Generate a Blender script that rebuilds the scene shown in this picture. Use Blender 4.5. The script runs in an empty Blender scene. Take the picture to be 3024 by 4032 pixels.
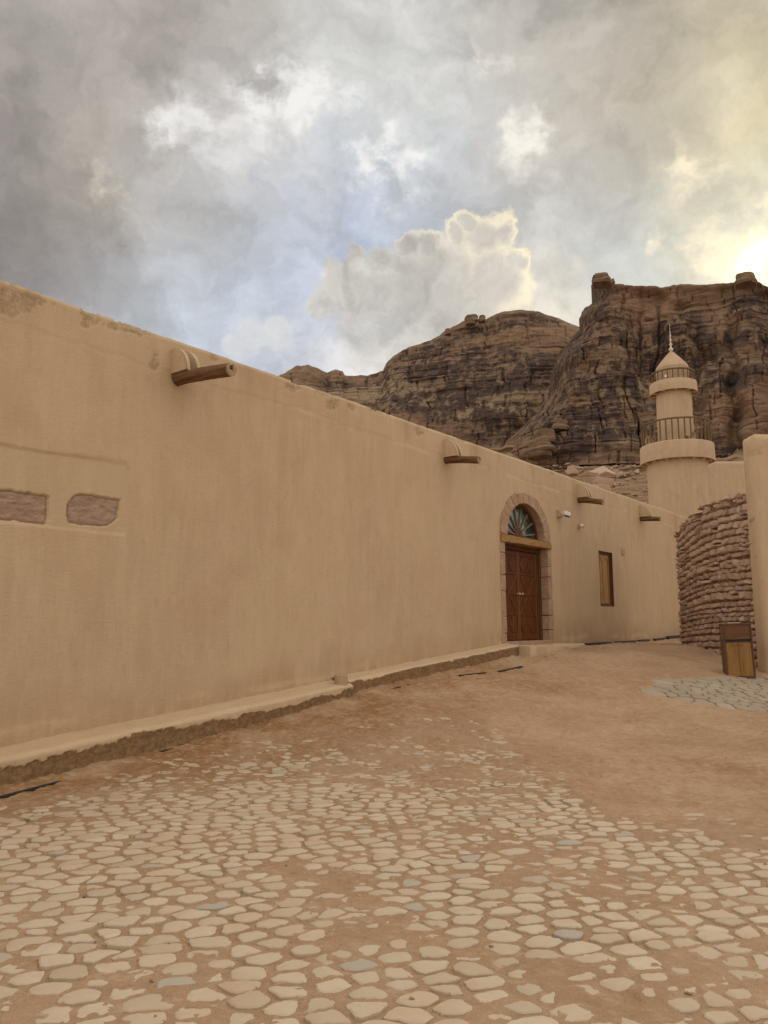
import bpy, bmesh, math, random
import numpy as np
from mathutils import Vector, Matrix
from mathutils.geometry import interpolate_bezier

random.seed(7)
rng = np.random.default_rng(7)
R = math.radians
scene = bpy.context.scene
C = scene.collection
EYE = 1.62

# ------------------------------------------------------------------ numeric noise
def _h(i, j, k, seed):
    n = (i.astype(np.int64) * 374761393 + j.astype(np.int64) * 668265263 + k.astype(np.int64) * 2147483647 + seed * 1274126177) & 0xFFFFFFFF
    n = ((n ^ (n >> 13)) * 1274126177) & 0xFFFFFFFF
    n = ((n ^ (n >> 16)) * 2246822519) & 0xFFFFFFFF
    return ((n ^ (n >> 15)) & 0xFFFFFF) / float(0xFFFFFF)

def vnoise(x, y, seed=0):
    x = np.asarray(x, float); y = np.asarray(y, float)
    x, y = np.broadcast_arrays(x, y)
    i = np.floor(x); j = np.floor(y); fx = x - i; fy = y - j
    fx = fx * fx * fx * (fx * (fx * 6 - 15) + 10); fy = fy * fy * fy * (fy * (fy * 6 - 15) + 10)
    z = np.zeros_like(i)
    a = _h(i, j, z, seed); b = _h(i + 1, j, z, seed); c = _h(i, j + 1, z, seed); d = _h(i + 1, j + 1, z, seed)
    return (a * (1 - fx) + b * fx) * (1 - fy) + (c * (1 - fx) + d * fx) * fy

def fbm(x, y, octv=4, seed=0, gain=.5):
    s = 0; a = 1; t = 0
    for o in range(octv):
        s = s + a * vnoise(np.asarray(x) * 2 ** o + 17.3 * o, np.asarray(y) * 2 ** o - 9.1 * o, seed + o)
        t += a; a *= gain
    return s / t - .5          # about -.5 .. .5

def sstep(a, b, x):
    t = np.clip((x - a) / (b - a), 0, 1)
    return t * t * (3 - 2 * t)

def hash1(i, seed):
    i = np.asarray(i); z = np.zeros_like(i)
    return _h(np.floor(i), z, z, seed)

# ------------------------------------------------------------------ objects
def tag(o, label=None, cat=None, group=None, kind=None):
    if label: o['label'] = label
    if cat: o['category'] = cat
    if group: o['group'] = group
    if kind: o['kind'] = kind
    return o

def empty(name, loc=(0, 0, 0), rz=0, parent=None):
    o = bpy.data.objects.new(name, None); C.objects.link(o)
    o.location = loc; o.rotation_euler = (0, 0, rz)
    o.empty_display_size = .2
    if parent: o.parent = parent
    return o

def link(name, me, m, parent=None):
    o = bpy.data.objects.new(name, me); C.objects.link(o)
    if m is not None and not me.materials: me.materials.append(m)
    if parent: o.parent = parent
    return o

def grid_mesh(name, P, mask=None, smooth=True, attrs=None, flip=False):
    n, m = P.shape[:2]
    idx = np.arange(n * m).reshape(n, m)
    q = np.stack([idx[:-1, :-1], idx[1:, :-1], idx[1:, 1:], idx[:-1, 1:]], -1)
    if flip: q = q[..., ::-1]
    q = q.reshape(-1, 4)
    if mask is not None: q = q[mask.reshape(-1)]
    me = bpy.data.meshes.new(name)
    me.vertices.add(n * m); me.vertices.foreach_set('co', P.reshape(-1).astype(np.float32))
    k = len(q)
    me.loops.add(k * 4); me.loops.foreach_set('vertex_index', q.reshape(-1).astype(np.int32))
    me.polygons.add(k); me.polygons.foreach_set('loop_start', np.arange(0, k * 4, 4, dtype=np.int32))
    me.update(calc_edges=True)
    me.polygons.foreach_set('use_smooth', np.full(k, smooth))
    for a, v in (attrs or {}).items():
        at = me.attributes.new(a, 'FLOAT', 'POINT'); at.data.foreach_set('value', np.asarray(v, np.float32).reshape(-1))
    return me

class MB:
    """collects shapes and links them as one mesh object"""
    def __init__(s): s.v = []; s.f = []; s.t = []; s.tone = 0.0
    def add(s, vs, fs):
        b = len(s.v); s.v += [tuple(p) for p in vs]; s.f += [tuple(i + b for i in f) for f in fs]
        s.t += [s.tone] * len(vs)
    def hull(s, pts):
        bm = bmesh.new()
        for p in pts: bm.verts.new(p)
        r = bmesh.ops.convex_hull(bm, input=bm.verts)
        junk = [g for g in r['geom_interior'] if isinstance(g, bmesh.types.BMVert)]
        bmesh.ops.delete(bm, geom=list(set(junk)), context='VERTS')
        bmesh.ops.recalc_face_normals(bm, faces=bm.faces)
        bm.verts.index_update()
        s.add([v.co[:] for v in bm.verts], [[v.index for v in f.verts] for f in bm.faces]); bm.free()
    def box(s, x0, x1, y0, y1, z0, z1, b=0.0, M=None):
        if b <= 0:
            pts = [(x, y, z) for x in (x0, x1) for y in (y0, y1) for z in (z0, z1)]
        else:
            pts = []
            for x, dx in ((x0, b), (x1, -b)):
                for y, dy in ((y0, b), (y1, -b)):
                    for z, dz in ((z0, b), (z1, -b)):
                        pts += [(x, y + dy, z + dz), (x + dx, y, z + dz), (x + dx, y + dy, z)]
        if M is not None: pts = [(M @ Vector(p))[:] for p in pts]
        s.hull(pts)
    def lathe(s, prof, n=64, c=(0, 0), closed=False, wob=0.0):
        vs = []; fs = []; m = len(prof)
        for i in range(n):
            a = 2 * math.pi * i / n
            for r, z in prof:
                w = wob * (vnoise(np.array([i * .35]), np.array([z * 3.]), 5)[0] - .5)
                vs.append((c[0] + (r + w) * math.cos(a), c[1] + (r + w) * math.sin(a), z))
        for i in range(n):
            k = (i + 1) % n
            for j in range(m - 1 + (1 if closed else 0)):
                j2 = (j + 1) % m
                fs.append((i * m + j, k * m + j, k * m + j2, i * m + j2))
        s.add(vs, fs)
    def tube(s, p0, p1, r0, r1=None, n=12, cap=True):
        r1 = r0 if r1 is None else r1
        p0, p1 = Vector(p0), Vector(p1); d = (p1 - p0).normalized()
        u = d.orthogonal().normalized(); w = d.cross(u)
        vs = [p0 + (u * math.cos(2 * math.pi * i / n) + w * math.sin(2 * math.pi * i / n)) * r0 for i in range(n)]
        vs += [p1 + (u * math.cos(2 * math.pi * i / n) + w * math.sin(2 * math.pi * i / n)) * r1 for i in range(n)]
        fs = [(i, (i + 1) % n, n + (i + 1) % n, n + i) for i in range(n)]
        if cap: fs += [tuple(range(n - 1, -1, -1)), tuple(range(n, 2 * n))]
        s.add(vs, fs)
    def prism(s, poly, y0, y1):
        """poly in x,z; extruded from y0 to y1"""
        n = len(poly)
        s.add([(x, y0, z) for x, z in poly] + [(x, y1, z) for x, z in poly],
              [tuple(range(n - 1, -1, -1)), tuple(range(n, 2 * n))] + [(i, (i + 1) % n, n + (i + 1) % n, n + i) for i in range(n)])
    def build(s, name, m, parent=None, smooth=False, bevel=0.0, loc=None, rz=None, angle=40):
        me = bpy.data.meshes.new(name); me.from_pydata(s.v, [], s.f)
        bm = bmesh.new(); bm.from_mesh(me); bmesh.ops.recalc_face_normals(bm, faces=bm.faces)
        if bevel > 0:
            es = [e for e in bm.edges if len(e.link_faces) == 2 and e.calc_face_angle(0) > R(35)]
            bmesh.ops.bevel(bm, geom=es, offset=bevel, segments=1, affect='EDGES', clamp_overlap=True)
            bm.to_mesh(me); bm.free()
        else:
            bm.to_mesh(me); bm.free()
            if any(s.t):
                at = me.attributes.new('tone', 'FLOAT', 'POINT'); at.data.foreach_set('value', s.t)
        if smooth:
            me.polygons.foreach_set('use_smooth', [True] * len(me.polygons))
            me.set_sharp_from_angle(angle=R(angle))
        o = link(name, me, m, parent)
        if loc is not None: o.location = loc
        if rz is not None: o.rotation_euler = (0, 0, rz)
        return o

# ------------------------------------------------------------------ materials
class NT:
    def __init__(s, tree): s.t = tree
    def n(s, kind, **kw):
        nd = s.t.nodes.new(kind)
        for k, v in kw.items(): setattr(nd, k, v)
        return nd
    def set(s, sock, v):
        if hasattr(v, 'is_output'): s.t.links.new(v, sock)
        else: sock.default_value = v
    def math(s, op, a, b=None, c=None, clamp=False):
        nd = s.n('ShaderNodeMath', operation=op, use_clamp=clamp)
        for i, v in enumerate((a, b, c)):
            if v is not None: s.set(nd.inputs[i], v)
        return nd.outputs[0]
    def vmath(s, op, a, b=None, scale=None):
        nd = s.n('ShaderNodeVectorMath', operation=op)
        s.set(nd.inputs[0], a)
        if b is not None: s.set(nd.inputs[1], b)
        if scale is not None: s.set(nd.inputs['Scale'], scale)
        return nd.outputs['Value'] if op in ('DOT_PRODUCT', 'LENGTH', 'DISTANCE') else nd.outputs[0]
    def noise(s, vec, scale, detail=4, rough=.55, dist=0, color=False):
        nd = s.n('ShaderNodeTexNoise'); s.set(nd.inputs['Vector'], vec)
        nd.inputs['Scale'].default_value = scale; nd.inputs['Detail'].default_value = detail
        nd.inputs['Roughness'].default_value = rough; nd.inputs['Distortion'].default_value = dist
        return nd.outputs['Color' if color else 'Fac']
    def voro(s, vec, scale, feature='F1', out='Distance'):
        nd = s.n('ShaderNodeTexVoronoi', feature=feature); s.set(nd.inputs['Vector'], vec)
        nd.inputs['Scale'].default_value = scale
        return nd.outputs[out]
    def map(s, vec, scale=(1, 1, 1), loc=(0, 0, 0), rot=(0, 0, 0)):
        nd = s.n('ShaderNodeMapping'); s.set(nd.inputs['Vector'], vec)
        nd.inputs['Scale'].default_value = scale; nd.inputs['Location'].default_value = loc; nd.inputs['Rotation'].default_value = rot
        return nd.outputs[0]
    def smooth(s, x, a, b, lo=0., hi=1.):
        nd = s.n('ShaderNodeMapRange', interpolation_type='SMOOTHSTEP'); s.set(nd.inputs[0], x)
        for i, v in enumerate((a, b, lo, hi)): nd.inputs[i + 1].default_value = v
        return nd.outputs[0]
    def mix(s, fac, a, b, mode='MIX'):
        nd = s.n('ShaderNodeMix', data_type='RGBA', blend_type=mode)
        s.set(nd.inputs[0], fac)
        for i, v in ((6, a), (7, b)):
            s.set(nd.inputs[i], v if hasattr(v, 'is_output') else tuple(v) + ((1,) if len(v) == 3 else ()))
        return nd.outputs[2]
    def attr(s, name): return s.n('ShaderNodeAttribute', attribute_name=name).outputs['Fac']
    def bump(s, h, strength, dist, normal=None):
        nd = s.n('ShaderNodeBump'); s.set(nd.inputs['Height'], h)
        nd.inputs['Strength'].default_value = strength; nd.inputs['Distance'].default_value = dist
        if normal is not None: s.set(nd.inputs['Normal'], normal)
        return nd.outputs[0]

def material(name, fn, rough=.9, spec=.25):
    m = bpy.data.materials.new(name); m.use_nodes = True
    t = NT(m.node_tree); b = m.node_tree.nodes['Principled BSDF']
    b.inputs['Roughness'].default_value = rough
    b.inputs['Specular IOR Level'].default_value = spec
    co = t.n('ShaderNodeTexCoord').outputs['Object']
    r = fn(t, co, b)
    if isinstance(r, tuple) and len(r) == 2 and hasattr(r[0], 'is_output'):
        t.set(b.inputs['Base Color'], r[0]); t.set(b.inputs['Normal'], r[1])
    elif r is not None:
        t.set(b.inputs['Base Color'], r)
    return m

def m_plaster(t, co, b):
    streak = t.noise(t.map(co, (3.2, 3.2, .45)), 1.5, 6, .66)
    fine = t.noise(t.map(co, (9, 9, 2.2)), 1.6, 5, .68)
    blot = t.noise(co, .7, 5, .6, .4)
    big = t.noise(t.map(co, (1, 1, .6), (9, 3, 1)), .35, 3, .5)
    c = t.mix(t.smooth(streak, .34, .68), (.500, .370, .242), (.550, .415, .280))
    c = t.mix(t.math('MULTIPLY', t.smooth(blot, .5, .70), .55), c, (.475, .338, .215))
    c = t.mix(t.math('MULTIPLY', t.smooth(big, .42, .62), .4), c, (.575, .435, .29))
    c = t.mix(t.math('MULTIPLY', t.smooth(fine, .52, .75), .38), c, (.62, .46, .30))
    c = t.mix(t.math('MULTIPLY', t.smooth(fine, .46, .25), .34), c, (.38, .245, .14))
    pt = t.noise(t.map(co, (1, 1, .55), (4, 0, 7)), 2.3, 5, .6, .8)
    c = t.mix(t.math('MULTIPLY', t.smooth(pt, .52, .66), .25), c, (.60, .465, .325)); c = t.mix(t.math('MULTIPLY', t.smooth(pt, .46, .34), .22), c, (.44, .315, .20))
    fl = t.attr('flake'); st = t.attr('stain'); sa = t.attr('salt'); er = t.attr('erosion')
    c = t.mix(t.math('MULTIPLY', t.math('MULTIPLY', st, t.smooth(streak, .3, .6)), .6), c, (.30, .185, .10))
    c = t.mix(t.math('MULTIPLY', sa, .75), c, (.66, .50, .34))
    spk = t.noise(co, 16, 5, .7)
    c = t.mix(t.math('MULTIPLY', fl, t.smooth(spk, .28, .66, 0, .85)), c, (.31, .23, .145))
    c = t.mix(t.math('MULTIPLY', t.attr('panel'), .32), c, (.53, .415, .265))
    c = t.mix(t.math('MULTIPLY', er, .93), c, t.mix(t.smooth(spk, .35, .65), (.15, .085, .04), (.255, .155, .08)))
    h = t.math('ADD', t.noise(co, 22, 6, .65), t.math('MULTIPLY', t.noise(t.map(co, (3, 3, 18)), 2.2, 4, .6), .6))
    gr = t.noise(co, 48, 4, .7)
    c = t.mix(t.math('MULTIPLY', t.smooth(gr, .58, .72), .3), c, (.64, .48, .32)); c = t.mix(t.math('MULTIPLY', t.smooth(gr, .42, .28), .3), c, (.36, .235, .13))
    h = t.math('ADD', h, t.math('MULTIPLY', gr, .4))
    return c, t.bump(h, .36, .02)

def m_plaster_far(t, co, b):
    streak = t.noise(t.map(co, (4, 4, .5)), 1.3, 6, .6)
    blot = t.noise(co, 1.1, 5, .6, .4)
    c = t.mix(t.smooth(streak, .35, .68), (.475, .355, .24), (.525, .395, .275))
    c = t.mix(t.math('MULTIPLY', t.smooth(blot, .5, .7), .5), c, (.43, .285, .18))
    pk = t.noise(co, 4.5, 3, .6)
    c = t.mix(t.math('MULTIPLY', t.smooth(pk, .66, .74), .6), c, (.30, .20, .125))
    h = t.math('ADD', t.noise(co, 14, 5, .6), t.math('MULTIPLY', t.noise(co, 3, 3, .5), 1.3))
    return c, t.bump(h, .35, .03)

def m_sand(t, co, b):
    tint = t.attr('tint')
    n1 = t.noise(co, .8, 5, .6, .3); n2 = t.noise(co, 9, 6, .65); n3 = t.noise(co, 90, 3, .7)
    c = t.mix(t.smooth(n1, .35, .65), (.425, .272, .168), (.515, .352, .232))
    c = t.mix(t.math('MULTIPLY', t.attr('damp'), .45), c, (.36, .24, .152))
    c = t.mix(t.math('MULTIPLY', tint, .9), c, t.mix(t.smooth(n2, .38, .66), (.28, .145, .058), (.41, .235, .115)))
    c = t.mix(t.math('MULTIPLY', t.smooth(n2, .5, .72), .45), c, (.58, .43, .30)); c = t.mix(t.math('MULTIPLY', t.smooth(n2, .46, .28), .45), c, (.30, .185, .105))
    c = t.mix(t.math('MULTIPLY', t.smooth(n3, .62, .75), .45), c, (.64, .49, .34))
    c = t.mix(t.math('MULTIPLY', t.smooth(n3, .38, .26), .45), c, (.25, .14, .07))
    # trodden sand: shade of the footprints painted as darker colour, paler patches between
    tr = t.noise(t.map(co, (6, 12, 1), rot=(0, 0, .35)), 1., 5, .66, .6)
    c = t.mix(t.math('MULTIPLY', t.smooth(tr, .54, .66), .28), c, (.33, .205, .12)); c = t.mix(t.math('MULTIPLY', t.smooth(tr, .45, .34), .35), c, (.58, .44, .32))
    # scuffs: small crescents left by feet
    w = t.vmath('ADD', co, t.vmath('SCALE', t.noise(co, 3, 2, .5, 0, True), scale=.35))
    v1 = t.voro(t.map(w, (5.5, 9, 1), rot=(0, 0, .6)), 1., 'SMOOTH_F1')
    v2 = t.voro(t.map(w, (13, 19, 1), (3, 1, 0), (0, 0, -.4)), 1., 'F1')
    h = t.math('ADD', t.math('MULTIPLY', v1, .7), t.math('MULTIPLY', v2, .28))
    h = t.math('ADD', h, t.math('MULTIPLY', n2, .8))
    h = t.math('ADD', h, t.math('MULTIPLY', n3, .22))
    return c, t.bump(h, 1., .05)

def m_cobble(t, co, b):
    tone = t.attr('tone')
    n1 = t.noise(co, 14, 5, .65); n2 = t.noise(co, 70, 4, .7); n3 = t.noise(co, 2.2, 3, .5)
    c = t.mix(tone, (.445, .36, .268), (.565, .475, .375))
    c = t.mix(t.smooth(tone, .9, .97), c, (.40, .36, .305))
    c = t.mix(t.math('MULTIPLY', t.smooth(n1, .48, .7), .45), c, (.50, .355, .23))
    c = t.mix(t.math('MULTIPLY', t.smooth(n3, .45, .7), .4), c, (.47, .33, .21))
    c = t.mix(t.math('MULTIPLY', t.smooth(n2, .6, .75), .35), c, (.30, .235, .175))
    h = t.math('ADD', n1, t.math('MULTIPLY', n2, .4))
    return c, t.bump(h, .3, .012)

def m_cobble_grey(t, co, b):
    tone = t.attr('tone')
    n1 = t.noise(co, 14, 5, .65); n2 = t.noise(co, 70, 4, .7)
    c = t.mix(tone, (.33, .27, .205), (.42, .35, .28))
    c = t.mix(t.math('MULTIPLY', t.smooth(n1, .5, .72), .4), c, (.42, .30, .20))
    return c, t.bump(t.math('ADD', n1, t.math('MULTIPLY', n2, .4)), .3, .012)

def m_joint(t, co, b):
    return t.mix(t.noise(co, 20, 4), (.17, .105, .06), (.27, .17, .10))

def m_rock(t, co, b):
    var = t.attr('varnish'); pal = t.attr('pale'); blk = t.attr('block')
    n1 = t.noise(t.map(co, (1, 1, 2.2)), .42, 5, .62, .3)
    n2 = t.noise(t.map(co, (1, 1, 4)), .9, 5, .7)
    st = t.noise(t.map(co, (1.2, 1.2, .5)), .5, 5, .62)
    c = t.mix(t.smooth(n1, .34, .66), (.165, .108, .070), (.275, .192, .128))
    c = t.mix(t.math('MULTIPLY', t.smooth(n2, .54, .74), .5), c, (.35, .26, .18))
    c = t.mix(t.math('MULTIPLY', blk, .5), c, (.28, .155, .10))
    c = t.mix(t.math('MULTIPLY', pal, .8), c, t.mix(t.smooth(n2, .35, .62), (.26, .18, .115), (.38, .29, .195)))
    vm = t.math('MULTIPLY', var, t.smooth(t.math('ADD', st, t.math('ADD', t.math('MULTIPLY', n2, .4), t.math('MULTIPLY', blk, .22))), .70, .84))
    c = t.mix(t.math('MULTIPLY', vm, .95), c, t.mix(t.smooth(n1, .35, .65), (.058, .043, .040), (.100, .070, .060)))
    h = t.math('ADD', t.noise(t.map(co, (1, 1, 3.2)), 1.1, 7, .72), t.math('MULTIPLY', n2, .4))
    return c, t.bump(h, .8, .5)

def m_scree(t, co, b):
    n1 = t.noise(t.map(co, (.45, .45, 3.4)), .55, 7, .68, .5); n2 = t.noise(t.map(co, (1, 1, 2.5)), 1.9, 6, .7); n3 = t.noise(co, .09, 3, .5)
    c = t.mix(t.smooth(n1, .36, .66), (.25, .16, .098), (.46, .325, .215))
    c = t.mix(t.math('MULTIPLY', t.smooth(n3, .45, .62), .5), c, (.29, .19, .12))
    c = t.mix(t.math('MULTIPLY', t.smooth(n2, .6, .72), .65), c, (.58, .46, .335))
    c = t.mix(t.math('MULTIPLY', t.smooth(n2, .38, .28), .7), c, (.12, .075, .05))
    return c, t.bump(t.math('ADD', n1, n2), .8, .5)

def m_masonry(t, co, b):
    tone = t.attr('tone')
    n1 = t.noise(co, 7, 6, .65); n2 = t.noise(co, 34, 5, .7); st = t.noise(t.map(co, (9, 9, 1.2)), 1.4, 4, .6)
    c = t.mix(t.smooth(tone, .1, .9), (.42, .285, .215), (.56, .415, .32))
    c = t.mix(t.smooth(tone, .86, .98), c, (.37, .265, .225))
    c = t.mix(t.math('MULTIPLY', t.smooth(n1, .48, .72), .5), c, (.52, .38, .28))
    c = t.mix(t.math('MULTIPLY', t.smooth(st, .58, .75), .55), c, (.58, .46, .36))
    c = t.mix(t.math('MULTIPLY', t.smooth(n2, .6, .75), .35), c, (.26, .165, .12))
    return c, t.bump(t.math('ADD', n1, t.math('MULTIPLY', n2, .5)), .5, .035)

def m_sandstone(t, co, b):
    n1 = t.noise(co, 5, 6, .65, .6); n2 = t.noise(t.map(co, (1, 1, .6)), 38, 5, .7); v = t.voro(co, 26, 'F1')
    c = t.mix(t.smooth(n1, .35, .66), (.37, .24, .165), (.465, .32, .225))
    c = t.mix(t.math('MULTIPLY', t.smooth(n2, .58, .74), .5), c, (.54, .41, .30))
    return c, t.bump(t.math('ADD', t.math('MULTIPLY', v, .8), n2), .6, .025)

def m_panelstone(t, co, b):
    n1 = t.noise(t.map(co, (1, 1, 2.2)), 5, 6, .68, .6); n2 = t.noise(t.map(co, (8, 8, 30)), 2.2, 5, .65)
    c = t.mix(t.smooth(n1, .36, .66), (.33, .225, .165), (.44, .32, .245))
    c = t.mix(t.math('MULTIPLY', t.smooth(n2, .55, .72), .4), c, (.47, .35, .26))
    c = t.mix(t.math('MULTIPLY', t.smooth(n1, .66, .76), .55), c, (.24, .12, .085))
    return c, t.bump(t.math('ADD', n1, n2), .7, .02)

def wood(dark, light, grain=(30, 30, 1.5), gs=1.):
    def fn(t, co, b):
        g = t.noise(t.map(co, grain), gs, 6, .65, .8); s2 = t.noise(t.map(co, tuple(x * 2.6 for x in grain)), gs, 4, .6)
        c = t.mix(t.smooth(g, .3, .7), dark, light)
        c = t.mix(t.math('MULTIPLY', t.smooth(s2, .56, .72), .5), c, tuple(x * .45 for x in dark))
        return c, t.bump(t.math('ADD', g, s2), .3, .008)
    return fn

def plain(c1, c2, sc=20):
    def fn(t, co, b):
        n = t.noise(co, sc, 4)
        return t.mix(t.smooth(n, .35, .65), c1, c2), t.bump(n, .15, .004)
    return fn

def m_glass(t, co, b):
    n = t.noise(co, 2.5, 5, .6, .8)
    return t.mix(t.smooth(n, .36, .66), (.02, .042, .046), (.12, .20, .205))

M = dict(
    plaster=material('earth plaster', m_plaster, .95, .15),
    plaster_far=material('tower plaster', m_plaster_far, .95, .15),
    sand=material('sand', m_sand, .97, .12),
    cobble=material('paving stone', m_cobble, .88, .25),
    cobble_grey=material('grey paving stone', m_cobble_grey, .88, .25),
    joint=material('joint dirt', m_joint, .97, .1),
    rock=material('varnished sandstone', m_rock, .95, .15),
    scree=material('scree', m_scree, .97, .1),
    masonry=material('rubble masonry', m_masonry, .93, .2),
    sandstone=material('pink sandstone', m_sandstone, .93, .2),
    panelstone=material('weathered stone', m_panelstone, .93, .2),
    door=material('varnished door wood', wood((.080, .021, .005), (.150, .047, .011), (26, 26, 1.6)), .5, .4),
    door_light=material('lighter door wood', wood((.105, .04, .010), (.175, .078, .022), (26, 26, 1.6)), .5, .4),
    frame=material('dark frame wood', wood((.075, .03, .012), (.135, .062, .024), (26, 26, 1.6)), .6, .35),
    beam=material('weathered beam wood', wood((.24, .13, .045), (.42, .26, .11), (2.2, 30, 30)), .85, .25),
    log=material('brown log wood', wood((.105, .05, .025), (.22, .125, .07), (26, 1.6, 26)), .85, .25),
    logend=material('sawn log end', plain((.30, .21, .125), (.42, .31, .20), 30), .9, .2),
    shutter=material('ochre shutter wood', wood((.30, .15, .04), (.43, .24, .08), (30, 30, 1.5)), .55, .35),
    rail=material('balustrade wood', wood((.12, .078, .042), (.20, .135, .08), (10, 10, 1.2)), .75, .3),
    bin_frame=material('dark cabinet wood', wood((.07, .03, .014), (.13, .06, .03), (22, 22, 1.4)), .5, .4),
    bin_top=material('red brown cabinet wood', wood((.085, .03, .010), (.17, .07, .022), (1.8, 22, 26)), .5, .4),
    bin_door=material('golden cabinet wood', wood((.20, .098, .022), (.29, .155, .042), (14, 14, 1.1)), .5, .4),
    glass=material('dusty glass', m_glass, .12, .5),
    muntin=material('grey brown muntin', plain((.20, .125, .085), (.28, .185, .13), 12), .7, .3),
    black=material('black metal', plain((.016, .016, .018), (.03, .03, .032), 40), .45, .4),
    brass=material('worn brass', plain((.50, .40, .26), (.62, .52, .36), 40), .35, .5),
    white=material('white painted metal', plain((.66, .63, .57), (.74, .71, .65), 30), .5, .4),
    tan=material('tan painted metal', plain((.40, .29, .18), (.46, .34, .22), 30), .6, .3),
    cream=material('cream metal', plain((.60, .53, .42), (.68, .61, .50), 30), .5, .4),
    lens=material('dark lens', plain((.008, .008, .010), (.016, .016, .02), 30), .15, .5),
    pebble=material('pebble', plain((.17, .115, .075), (.34, .25, .18), 60), .9, .2),
)
M['brass'].node_tree.nodes['Principled BSDF'].inputs['Metallic'].default_value = .6

# ------------------------------------------------------------------ ground shape
_q = np.linspace(-60, 90, 6001)
_g = np.interp(_q, [9.0, 9.5, 10.5, 12.3, 12.8, 14.5, 15, 16.2, 19.5, 22, 30], [0, .02, .16, .53, .62, .84, .93, 1.06, 1.09, 1.16, 1.2])
_k = np.exp(-np.linspace(-2, 2, 41) ** 2); _k /= _k.sum()
_g = np.convolve(np.pad(_g, 20, mode='edge'), _k, 'valid')
def ground(x, y): return np.interp(np.asarray(y) - .4 * np.asarray(x), _q, _g)

# wall frame: s along the wall, o out of the wall into the lane
WD = np.array([.61796, .78621]); WN = np.array([.78621, -.61796]); W0 = np.array([-6.4903, 5.1014])
WRZ = math.atan2(WD[1], WD[0])
def wp(s, o=0.): return W0 + s * WD + o * WN
def wall_so(x, y):
    dx = np.asarray(x) - W0[0]; dy = np.asarray(y) - W0[1]
    return dx * WD[0] + dy * WD[1], dx * WN[0] + dy * WN[1]

PB = np.array([(-9, 5.2), (-3.08, 6.46), (-2.8, 7.17), (-2.33, 7.64), (-1.58, 8.29), (-.62, 8.29), (.30, 7.44), (.63, 6.5), (1.16, 6.33), (1.67, 6.2), (2.45, 5.95), (2.6, 5.5), (3.4, 5.2), (9, 4.8)])
PS = np.array([(-9, 6.2), (-3.36, 7.04), (-2.92, 8.03), (-2.48, 8.92), (-1.22, 10.0), (.46, 11.2), (1.38, 11.2), (1.75, 9.5), (1.9, 7), (3, 6.4), (9, 5.6)])
PATCH = np.array([(4.6, 13.75), (5.15, 13.3), (6.5, 13.12), (9.5, 12.9), (9.5, 15.35), (7.6, 15.45), (6.3, 15.15), (5.3, 14.55)])
def poly_sd(P, x, y):
    """signed distance to a polygon, positive inside"""
    x = np.asarray(x, float); y = np.asarray(y, float)
    d = np.full(x.shape, 1e9); ins = np.zeros(x.shape, bool)
    for i in range(len(P)):
        a = P[i]; b = P[(i + 1) % len(P)]; e = b - a
        t = np.clip(((x - a[0]) * e[0] + (y - a[1]) * e[1]) / (e @ e), 0, 1)
        d = np.minimum(d, np.hypot(x - a[0] - t * e[0], y - a[1] - t * e[1]))
        c = ((a[1] > y) != (b[1] > y)) & (x < (b[0] - a[0]) * (y - a[1]) / (b[1] - a[1] + 1e-12) + a[0])
        ins ^= c
    return np.where(ins, d, -d)

def sand_cover(x, y):
    """how far the sand lies above (+) or below (-) the tops of the paving stones, in metres"""
    yb = np.interp(x, PB[:, 0], PB[:, 1]); ys = np.interp(x, PS[:, 0], PS[:, 1])
    inner = y - yb
    span = np.maximum(ys - yb, .25)
    f = inner / span                                   # 0 at dense edge, 1 at the last stone
    c = np.where(inner < 0, -.0075 + .0055 * sstep(-1.8, 0, inner), -.003 + .016 * sstep(0, 1.1, f))
    n = .017 * fbm(x * 1.1, y * 1.1, 3, 21) + .026 * fbm(x * 4.6, y * 5.2, 4, 31) + .013 * fbm(x * 15, y * 17, 3, 41)
    # bare sandy patches among the stones
    for bx, by, br in ((.05, 4.55, .5), (1.55, 4.75, .42), (1.5, 3.75, .28), (-.35, 5.3, .4), (.75, 3.95, .2), (-1.5, 3.3, .35), (2.2, 4.2, .3)):
        c = c + .011 * np.exp(-((x - bx) ** 2 + ((y - by) * 1.4) ** 2) / br ** 2)
    c = c + n
    far = .03
    c = np.where(f > 1.15, np.maximum(c, .004), c)
    sd = poly_sd(PATCH, x, y)
    cp = -.018 + .003 * fbm(x * 5, y * 5, 3, 51)
    w = sstep(-.12, .06, sd + .12 * fbm(x * 2.4, y * 2.4, 3, 61))
    return c * (1 - w) + cp * w

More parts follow.
